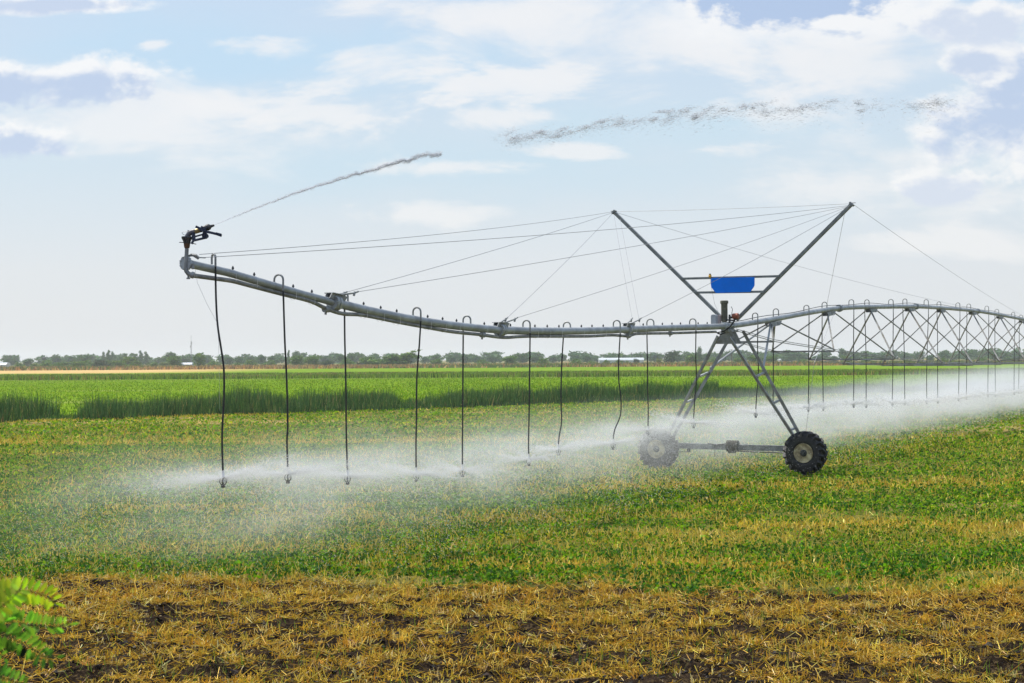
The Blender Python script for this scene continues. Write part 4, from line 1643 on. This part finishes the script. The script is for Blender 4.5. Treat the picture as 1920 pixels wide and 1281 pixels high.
NEAR = [('bush', 36, 677, 22), ('bush', 65, 678, 18), ('bush', 86, 674, 26), ('bush', 104, 678, 22), ('bush', 121, 677, 22), ('bush', 148, 674, 36), ('bush', 167, 673, 28),
        ('bush', 219, 673, 36), ('round', 240, 667, 32), ('bush', 256, 675, 24), ('bush', 289, 678, 22), ('round', 327, 664, 30), ('bush', 401, 672, 26), ('bush', 445, 679, 16),
        ('bush', 470, 672, 26), ('bush', 505, 673, 24), ('round', 557, 663, 30), ('round', 585, 665, 30), ('bush', 652, 670, 30), ('round', 690, 666, 34), ('bush', 820, 672, 22),
        ('bush', 905, 672, 24), ('round', 957, 666, 30), ('bush', 1019, 668, 24), ('bush', 1079, 672, 24), ('bush', 1110, 675, 20), ('bush', 1136, 674, 12), ('bush', 1160, 673.5, 14), ('bush', 1176, 675, 10), ('round', 1296, 663, 26), ('bush', 1337, 669, 24),
        ('bush', 1385, 669, 22), ('round', 1411, 664, 22), ('round', 1445, 665, 26), ('bush', 1506, 672, 20), ('round', 1588, 666, 20), ('bush', 1625, 667, 20), ('bush', 1700, 672, 22),
        ('bush', 1770, 670, 22), ('bush', 1841, 668, 24), ('bush', 1890, 667, 24)]
FAR = [('ragged', -20, 667, 30), ('ragged', 18, 666, 26), ('round', 52, 671, 26), ('round', 104, 664, 26), ('round', 131, 666, 26), ('round', 157, 663, 32), ('tall', 195, 659, 10),
       ('tall', 203, 656, 10), ('tall', 210, 659, 10), ('ragged', 237, 659, 24), ('ragged', 252, 660, 18), ('tall', 264, 657, 11), ('tall', 274, 659, 11), ('round', 319, 659, 28),
       ('round', 347, 665, 24), ('round', 430, 667, 24), ('round', 447, 668, 22), ('round', 469, 666, 26), ('round', 490, 665, 22), ('round', 512, 666, 26), ('round', 556, 657, 18), ('round', 612, 665, 28), ('round', 641, 663, 24),
       ('round', 657, 663, 20), ('round', 770, 667, 20), ('round', 795, 668, 20), ('round', 820, 664, 24), ('round', 845, 666, 22), ('round', 872, 663, 28), ('round', 898, 666, 26),
       ('round', 923, 665, 26), ('ragged', 979, 660, 24), ('round', 1002, 665, 24), ('round', 1038, 666, 26), ('ragged', 1078, 661, 24), ('round', 1101, 664, 22), ('round', 1120, 667, 20),
       ('round', 1143, 664, 24), ('round', 1171, 665, 26), ('round', 1197, 661, 26), ('ragged', 1271, 655, 20), ('ragged', 1323, 662, 20), ('round', 1352, 664, 24), ('round', 1385, 664, 26),
       ('ragged', 1430, 667, 22), ('ragged', 1473, 667, 22), ('ragged', 1484, 661, 14), ('ragged', 1500, 667, 18), ('round', 1532, 666, 26), ('round', 1563, 667, 20), ('ragged', 1605, 662, 20),
       ('round', 1658, 661, 24), ('round', 1695, 663, 18), ('round', 1723, 657, 22), ('round', 1745, 665, 18), ('round', 1768, 656, 24), ('round', 1789, 664, 20), ('ragged', 1813, 657, 22),
       ('round', 1864, 658, 20), ('ragged', 1884, 660, 18), ('round', 1907, 664, 22), ('round', 1940, 662, 26)]
count = {}
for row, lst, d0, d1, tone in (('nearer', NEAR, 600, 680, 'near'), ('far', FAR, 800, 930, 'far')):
    for kind, px, yt, w in sorted(lst, key=lambda e: e[1]):
        z = zone(px)
        word = 'bush' if kind == 'bush' else 'tree'
        key = (row, z, word)
        count[key] = count.get(key, 0) + 1
        look = {('nearer', 'bush'): 'low green bush in the nearer row', ('nearer', 'tree'): 'rounded green tree in the nearer row', ('far', 'tree'): 'hazy tree in far row'}[(row, word)]
        if kind == 'tall':
            look = 'slim hazy poplar in far row'
        i = count[key] - 1
        nth = NUM[i] if i < 20 else 'twenty-' + NUM[i - 20]
        lab = look + ', ' + nth + (' from tower ' if z.startswith('under') else ' from left ') + z
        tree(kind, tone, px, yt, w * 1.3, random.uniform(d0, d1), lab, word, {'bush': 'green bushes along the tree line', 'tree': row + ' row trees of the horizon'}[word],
             {'bush': 'bush', 'tall': 'slender_tree'}.get(kind, 'broad_tree'))


def far_wood():
    vs, ts = [], []
    for k in range(260):
        px = random.uniform(-260, 2200)
        d = random.uniform(950, 1150)
        p = W(px, 672, d)
        h = random.uniform(5.5, 9.5)
        w = random.uniform(9, 16)
        v = crown_verts(rand_lobes('round'), 220, .075)
        v[:, :, 2] = np.maximum(v[:, :, 2], .0)
        v = v * np.array([w, w, h]) + np.array([p.x, d, -.05])
        vs.append(v)
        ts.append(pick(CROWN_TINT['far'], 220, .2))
    o = cloud_mesh('far_wood', np.concatenate(vs), 4, np.concatenate(ts), M['tree'])
    tag(o, 'faint bluish wood closing the horizon behind the rows of trees', 'wood', kind='stuff')


far_wood()


# ------------------------------------------------------------------ small things on the horizon
def hall(name, px0, px1, ytop, d, depth, label, cat, doors):
    a, c = W(px0, 672, d), W(px1, 672, d)
    h = W((px0 + px1) / 2, ytop, d).z
    w = c.x - a.x
    r = empty(name, ((a.x + c.x) / 2, d, 0))
    b = MB().bar((a.x, d + depth / 2, h * .3), (c.x, d + depth / 2, h * .3), depth, h * .6)
    b.build('wall', M['wallw'], r, smooth=False)
    b = MB()
    pr = [(-depth / 2 - .2, 0)] + [(-math.cos(q) * depth / 2 * 1.02, math.sin(q) * h * .4) for q in np.linspace(.1, PI - .1, 9)] + [(depth / 2 + .2, 0)]
    b.sweep([(-x, y) for x, y in pr], (a.x - .2, d + depth / 2, h * .6 + .01), (c.x + .2, d + depth / 2, h * .6 + .01))
    b.build('roof', M['roofw'], r)
    for k in range(doors):
        x = a.x + w * (k + .5) / doors
        MB().bar((x - w / doors * .2, d - .03, h * .28), (x + w / doors * .2, d - .03, h * .28), .06, h * .45).build('door', M['mastred'], r, smooth=False)
    tag(r, label, cat)
    return r


hall('greenhouse', 1124, 1207, 671, 720, 9, 'long low white greenhouse among the trees between eighth and ninth hoses', 'greenhouse', 3)
hall('shed', 338, 359, 680, 640, 5, 'small white shed at the foot of the radio mast', 'shed', 1)
hall('shed', 1462, 1485, 673, 900, 7, 'pale distant building half hidden by trees right of the tower', 'building', 2)
hall('shed', -14, 11, 680, 700, 6, 'grey white shed cut by the left edge of the photo', 'shed', 1)
# radio mast
r = empty('radio_mast', (W(358.5, 672, 880).x, 880, 0))
x0 = r.location.x
h = W(358.5, 629, 880).z
b = MB()
for k in range(3):
    a = 2 * PI * k / 3
    b.tube([(x0 + math.cos(a) * .45, 880 + math.sin(a) * .45, 0), (x0 + math.cos(a) * .25, 880 + math.sin(a) * .25, h * .8)], .07, 5)
for i in range(14):
    z0, z1 = h * .8 * i / 14, h * .8 * (i + 1) / 14
    for k in range(3):
        a, c = 2 * PI * k / 3, 2 * PI * (k + 1) / 3
        b.tube([(x0 + math.cos(a) * .4, 880 + math.sin(a) * .4, z0), (x0 + math.cos(c) * .36, 880 + math.sin(c) * .36, z1)], .04, 4)
b.build('lattice', M['mastred'], r)
MB().tube([(x0, 880, h * .8), (x0, 880, h)], .09, 6).build('aerial', M['mastred'], r)
MB().tube([(x0 + .4, 880, h * .70), (x0 + .4, 880, h * .78)], .25, 6).tube([(x0 - .45, 880, h * .6), (x0 - .45, 880, h * .66)], .25, 6).build('antenna', M['wallw'], r)
tag(r, 'thin lattice radio mast rising behind the big round tree', 'radio mast')
# water tower
p = W(83, 672, 820)
r = empty('water_tower', (p.x, 820, 0))
zt = W(83, 669.5, 820).z
b = MB().lathe((p.x, 820, zt - 2.0), (0, 0, 1), [(0, .8), (.3, 1.25), (1.7, 1.25), (2.0, .3)], 12)
b.build('tank', M['dark'], r)
MB().tube([(p.x, 820, 0), (p.x, 820, zt - 2.0)], .45, 8).build('stem', M['dark'], r)
tag(r, 'small dark water tower above the trees near the left edge', 'water tower')
# field poles and their wire
pp = []
for px, yt, d, lab in ((1219, 660, 640, 'thin utility pole with crossarm right of the ninth hose'), (1184, 661, 780, 'thin utility pole above the white greenhouse'),
                       (1372, 655, 560, 'utility pole behind the irrigator tower')):
    p = W(px, 672, d)
    h = W(px, yt, d).z
    r = empty('utility_pole', (p.x, d, 0))
    MB().tube([(p.x, d, 0), (p.x, d, h)], [.16, .10], 7).build('post', M['bark'], r)
    MB().bar((p.x - 1.1, d, h - .3), (p.x + 1.1, d, h - .3), .12, .12).build('crossarm', M['bark'], r)
    tag(r, lab, 'utility pole', 'utility poles on the horizon')
    pp.append(Vector((p.x + .9, d, h - .2)))
q = [pp[0].lerp(pp[2], i / 12) - UPZ * .8 * (1 - (i / 6 - 1) ** 2) for i in range(13)]
tag(MB().tube(q, .03, 4).build('overhead_wire', M['dark']), 'thin overhead wire strung between two utility poles near the tower', 'wire')


# ------------------------------------------------------------------ locust shrub at the camera's side
def locust():
    r = empty('locust_shrub', (-1.62, 2.78, 0))
    tag(r, 'young locust shrub with bright yellow-green feathered leaves at lower left', 'shrub')
    tr = MB().tube(smooth([Vector((-1.62, 2.78, -.05)), Vector((-1.58, 2.8, .9)), Vector((-1.50, 2.76, 1.8)), Vector((-1.36, 2.74, 2.5)), Vector((-1.3, 2.72, 2.95))]), [.03 - .0014 * i for i in range(17)], 9)
    tr.build('trunk', M['bark'], r)
    tw = [(-1.36, 2.5), (-1.42, 2.3), (-1.45, 2.1)]

    def compound(path, ln, wd, tone, droop, skip=0):
        vs, fs, ts = [], [], []
        pts = smooth(path, 8)
        cum = [0]
        for a, c in zip(pts[:-1], pts[1:]):
            cum.append(cum[-1] + (c - a).length)
        tot = cum[-1]
        cum = np.array(cum)
        A = np.array([tuple(p) for p in pts])
        k = max(4, int(tot / (wd * .86)))
        b = MB()
        for i in range(k + 1):
            s = tot * (i + .3) / (k + .6)
            if s < skip:
                continue
            p = Vector([np.interp(s, cum, A[:, j]) for j in range(3)])
            p2 = Vector([np.interp(min(tot, s + .01), cum, A[:, j]) for j in range(3)])
            p1 = Vector([np.interp(max(0, s - .01), cum, A[:, j]) for j in range(3)])
            t = (p2 - p1).normalized()
            taper = .55 + .45 * math.sin(PI * min(1, .25 + .75 * i / k))
            sides = (-1, 1) if i < k else (0,)
            for sd in sides:
                side = t.cross(Vector((random.gauss(0, .2), -1, random.gauss(0, .15) + .25))).normalized() * sd
                d = (side + t * .35 + Vector((0, random.gauss(0, .25), droop * random.uniform(.3, 1.3)))) if sd else t
                d.normalize()
                nr = d.cross(t if sd else UPZ).normalized()
                wv = d.cross(nr).normalized()
                l, w = ln * 1.18 * taper * random.uniform(.88, 1.1), wd * 1.05 * taper * .5
                k0 = len(b.v)
                prof = [(0, .05), (.12, .55), (.3, .92), (.55, 1), (.78, .85), (.93, .5), (1, .12)]
                ring = []
                for f, ww in prof:
                    cup = nr * (.10 * l * f * f * random.uniform(.5, 1))
                    c = p + d * (l * f + .002) - cup
                    ring.append((c + wv * w * ww + nr * w * .28 * ww, c, c - wv * w * ww + nr * w * .28 * ww))
                b.v += [tuple(q) for tri in ring for q in tri]
                for m in range(len(prof) - 1):
                    q = k0 + m * 3
                    b.f += [(q, q + 1, q + 4, q + 3), (q + 1, q + 2, q + 5, q + 4)]
                tc = pick(tone, 1, .24)[0]
                ts += [tc] * (len(prof) * 3)
        k0 = len(b.v)
        b.tube(pts, .0012, 5)
        ts += [np.array((.16, .22, .04))] * (len(b.v) - k0)
        o = b.build('leaf', M['fern'], r)
        at = o.data.attributes.new('tint', 'FLOAT_COLOR', 'POINT')
        c = np.ones((len(ts), 4), np.float32)
        c[:, :3] = np.array(ts)
        at.data.foreach_set('color', c.ravel())
        return o

    M['fern'] = leafmat('locust leaflets', .5, .5, .3)
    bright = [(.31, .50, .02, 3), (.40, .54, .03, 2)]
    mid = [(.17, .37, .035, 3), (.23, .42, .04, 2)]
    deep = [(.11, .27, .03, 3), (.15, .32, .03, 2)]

    def pth(pts, d):
        return [W(x, y, d + k * .012) for k, (x, y) in enumerate(pts)]

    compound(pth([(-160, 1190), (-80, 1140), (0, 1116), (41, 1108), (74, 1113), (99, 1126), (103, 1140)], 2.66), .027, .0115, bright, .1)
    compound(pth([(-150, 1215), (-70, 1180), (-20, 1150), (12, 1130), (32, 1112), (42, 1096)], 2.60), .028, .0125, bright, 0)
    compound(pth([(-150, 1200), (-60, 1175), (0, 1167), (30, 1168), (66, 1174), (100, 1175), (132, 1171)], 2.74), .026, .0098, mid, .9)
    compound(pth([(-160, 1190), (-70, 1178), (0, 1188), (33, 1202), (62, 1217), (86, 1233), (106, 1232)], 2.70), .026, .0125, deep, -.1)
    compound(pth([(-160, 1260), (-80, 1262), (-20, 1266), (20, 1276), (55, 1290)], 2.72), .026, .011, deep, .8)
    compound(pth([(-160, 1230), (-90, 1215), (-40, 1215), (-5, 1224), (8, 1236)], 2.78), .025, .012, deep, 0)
    for k in range(16):
        z = random.uniform(1.2, 3.0)
        a = random.uniform(0, 2 * PI)
        o = Vector((-1.52 + .16 * (z - 1.2) / 1.8, 2.76, z))
        e = Vector((math.cos(a), math.sin(a), 0))
        if o.x + e.x * .25 > -1.12:
            e.x = -abs(e.x)
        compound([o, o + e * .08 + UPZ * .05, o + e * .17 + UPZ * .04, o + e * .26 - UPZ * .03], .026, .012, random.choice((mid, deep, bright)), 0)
    tw = MB()
    for x, y in ((-160, 1190), (-150, 1215), (-150, 1200), (-160, 1260), (-160, 1230)):
        q = W(x, y, 2.70)
        tw.tube([q, q + Vector((-.12, .02, -.05)), Vector((-1.40, 2.745, 2.36))], [.002, .003, .005], 6)
    tw.build('twig', M['bark'], r)


locust()


# ------------------------------------------------------------------ air
def haze():
    b = MB()
    x, y0, y1, z0, z1 = 3100, -80, 3150, -1.2, 21.5
    b.add([(-x, y0, z0), (x, y0, z0), (x, y1, z0), (-x, y1, z0), (-x, y0, z1), (x, y0, z1), (x, y1, z1), (-x, y1, z1)],
          [(0, 3, 2, 1), (4, 5, 6, 7), (0, 1, 5, 4), (1, 2, 6, 5), (2, 3, 7, 6), (3, 0, 4, 7)])

    def f(N, out):
        v = N.new('ShaderNodeVolumePrincipled')
        v.inputs['Color'].default_value = (.86, .90, .95, 1)
        v.inputs['Density'].default_value = .00020
        v.inputs['Anisotropy'].default_value = .2
        N.l.new(v.outputs[0], out.inputs['Volume'])
    o = b.build('haze', mat('haze', f), smooth=False)
    tag(o, 'thin pale summer haze over the whole field', 'haze', kind='stuff')


haze()


def mist():
    """the finest part of the spray, one volume that follows the row of sprinklers"""
    a0, a1, t0, t1, z0, z1 = -6.5, 6.5, t_end - 5, SPAN_LEN + 1, .02, 3.0
    b = MB()
    b.add([(a0, t0, z0), (a1, t0, z0), (a1, t1, z0), (a0, t1, z0), (a0, t0, z1), (a1, t0, z1), (a1, t1, z1), (a0, t1, z1)],
          [(0, 3, 2, 1), (4, 5, 6, 7), (0, 1, 5, 4), (1, 2, 6, 5), (2, 3, 7, 6), (3, 0, 4, 7)])

    def f(N, out):
        g = N.new('ShaderNodeTexCoord').outputs['Object']
        a, t, z = N.sep(g)
        across = N.m('MULTIPLY', N.step(N.m('ABSOLUTE', N.m('SUBTRACT', a, -2.0)), .4, 4.1, 1, 0), N.m('MULTIPLY', N.step(t, t_end - 2.2, t_end + 2.2), N.step(t, -16, 40, .75, 1.5)))
        zz = N.m('ADD', z, N.m('MULTIPLY', N.m('ABSOLUTE', a), .10))
        up = N.m('MULTIPLY', N.step(N.m('SUBTRACT', zz, N.step(t, 0, 45, 0, .5)), 1.15, 2.5, 1, 0), N.step(z, 0, 1.1, .55, 1))
        core = N.m('MULTIPLY', N.m('MULTIPLY', N.step(N.m('ABSOLUTE', N.m('SUBTRACT', zz, 1.45)), .0, .38, 1, 0), N.step(N.m('ABSOLUTE', N.m('ADD', a, .7)), .2, 2.6, 1, 0)), 1.7)
        gust = N.step(N.noise(N.vm('MULTIPLY', g, (1, 1, 1.6)), .55, 4, .6), .36, .62, .05, 1.45)
        v = N.new('ShaderNodeVolumePrincipled')
        v.inputs['Color'].default_value = (.97, .98, 1, 1)
        v.inputs['Anisotropy'].default_value = .35
        N.put(v.inputs['Density'], N.m('MULTIPLY', N.m('MULTIPLY', N.m('MULTIPLY', across, N.m('ADD', up, core)), gust), .088))
        N.l.new(v.outputs[0], out.inputs['Volume'])
    o = b.build('spray_veil', mat('spray veil', f), smooth=False)
    o.matrix_world = Matrix(((NR.x, U.x, 0, T0.x), (NR.y, U.y, 0, T0.y), (0, 0, 1, 0), (0, 0, 0, 1)))
    tag(o, 'pale veil of fine spray hanging along the whole row of sprinklers', 'spray', kind='stuff')


mist()
S.cycles.volume_step_rate = .6
S.cycles.volume_max_steps = 200
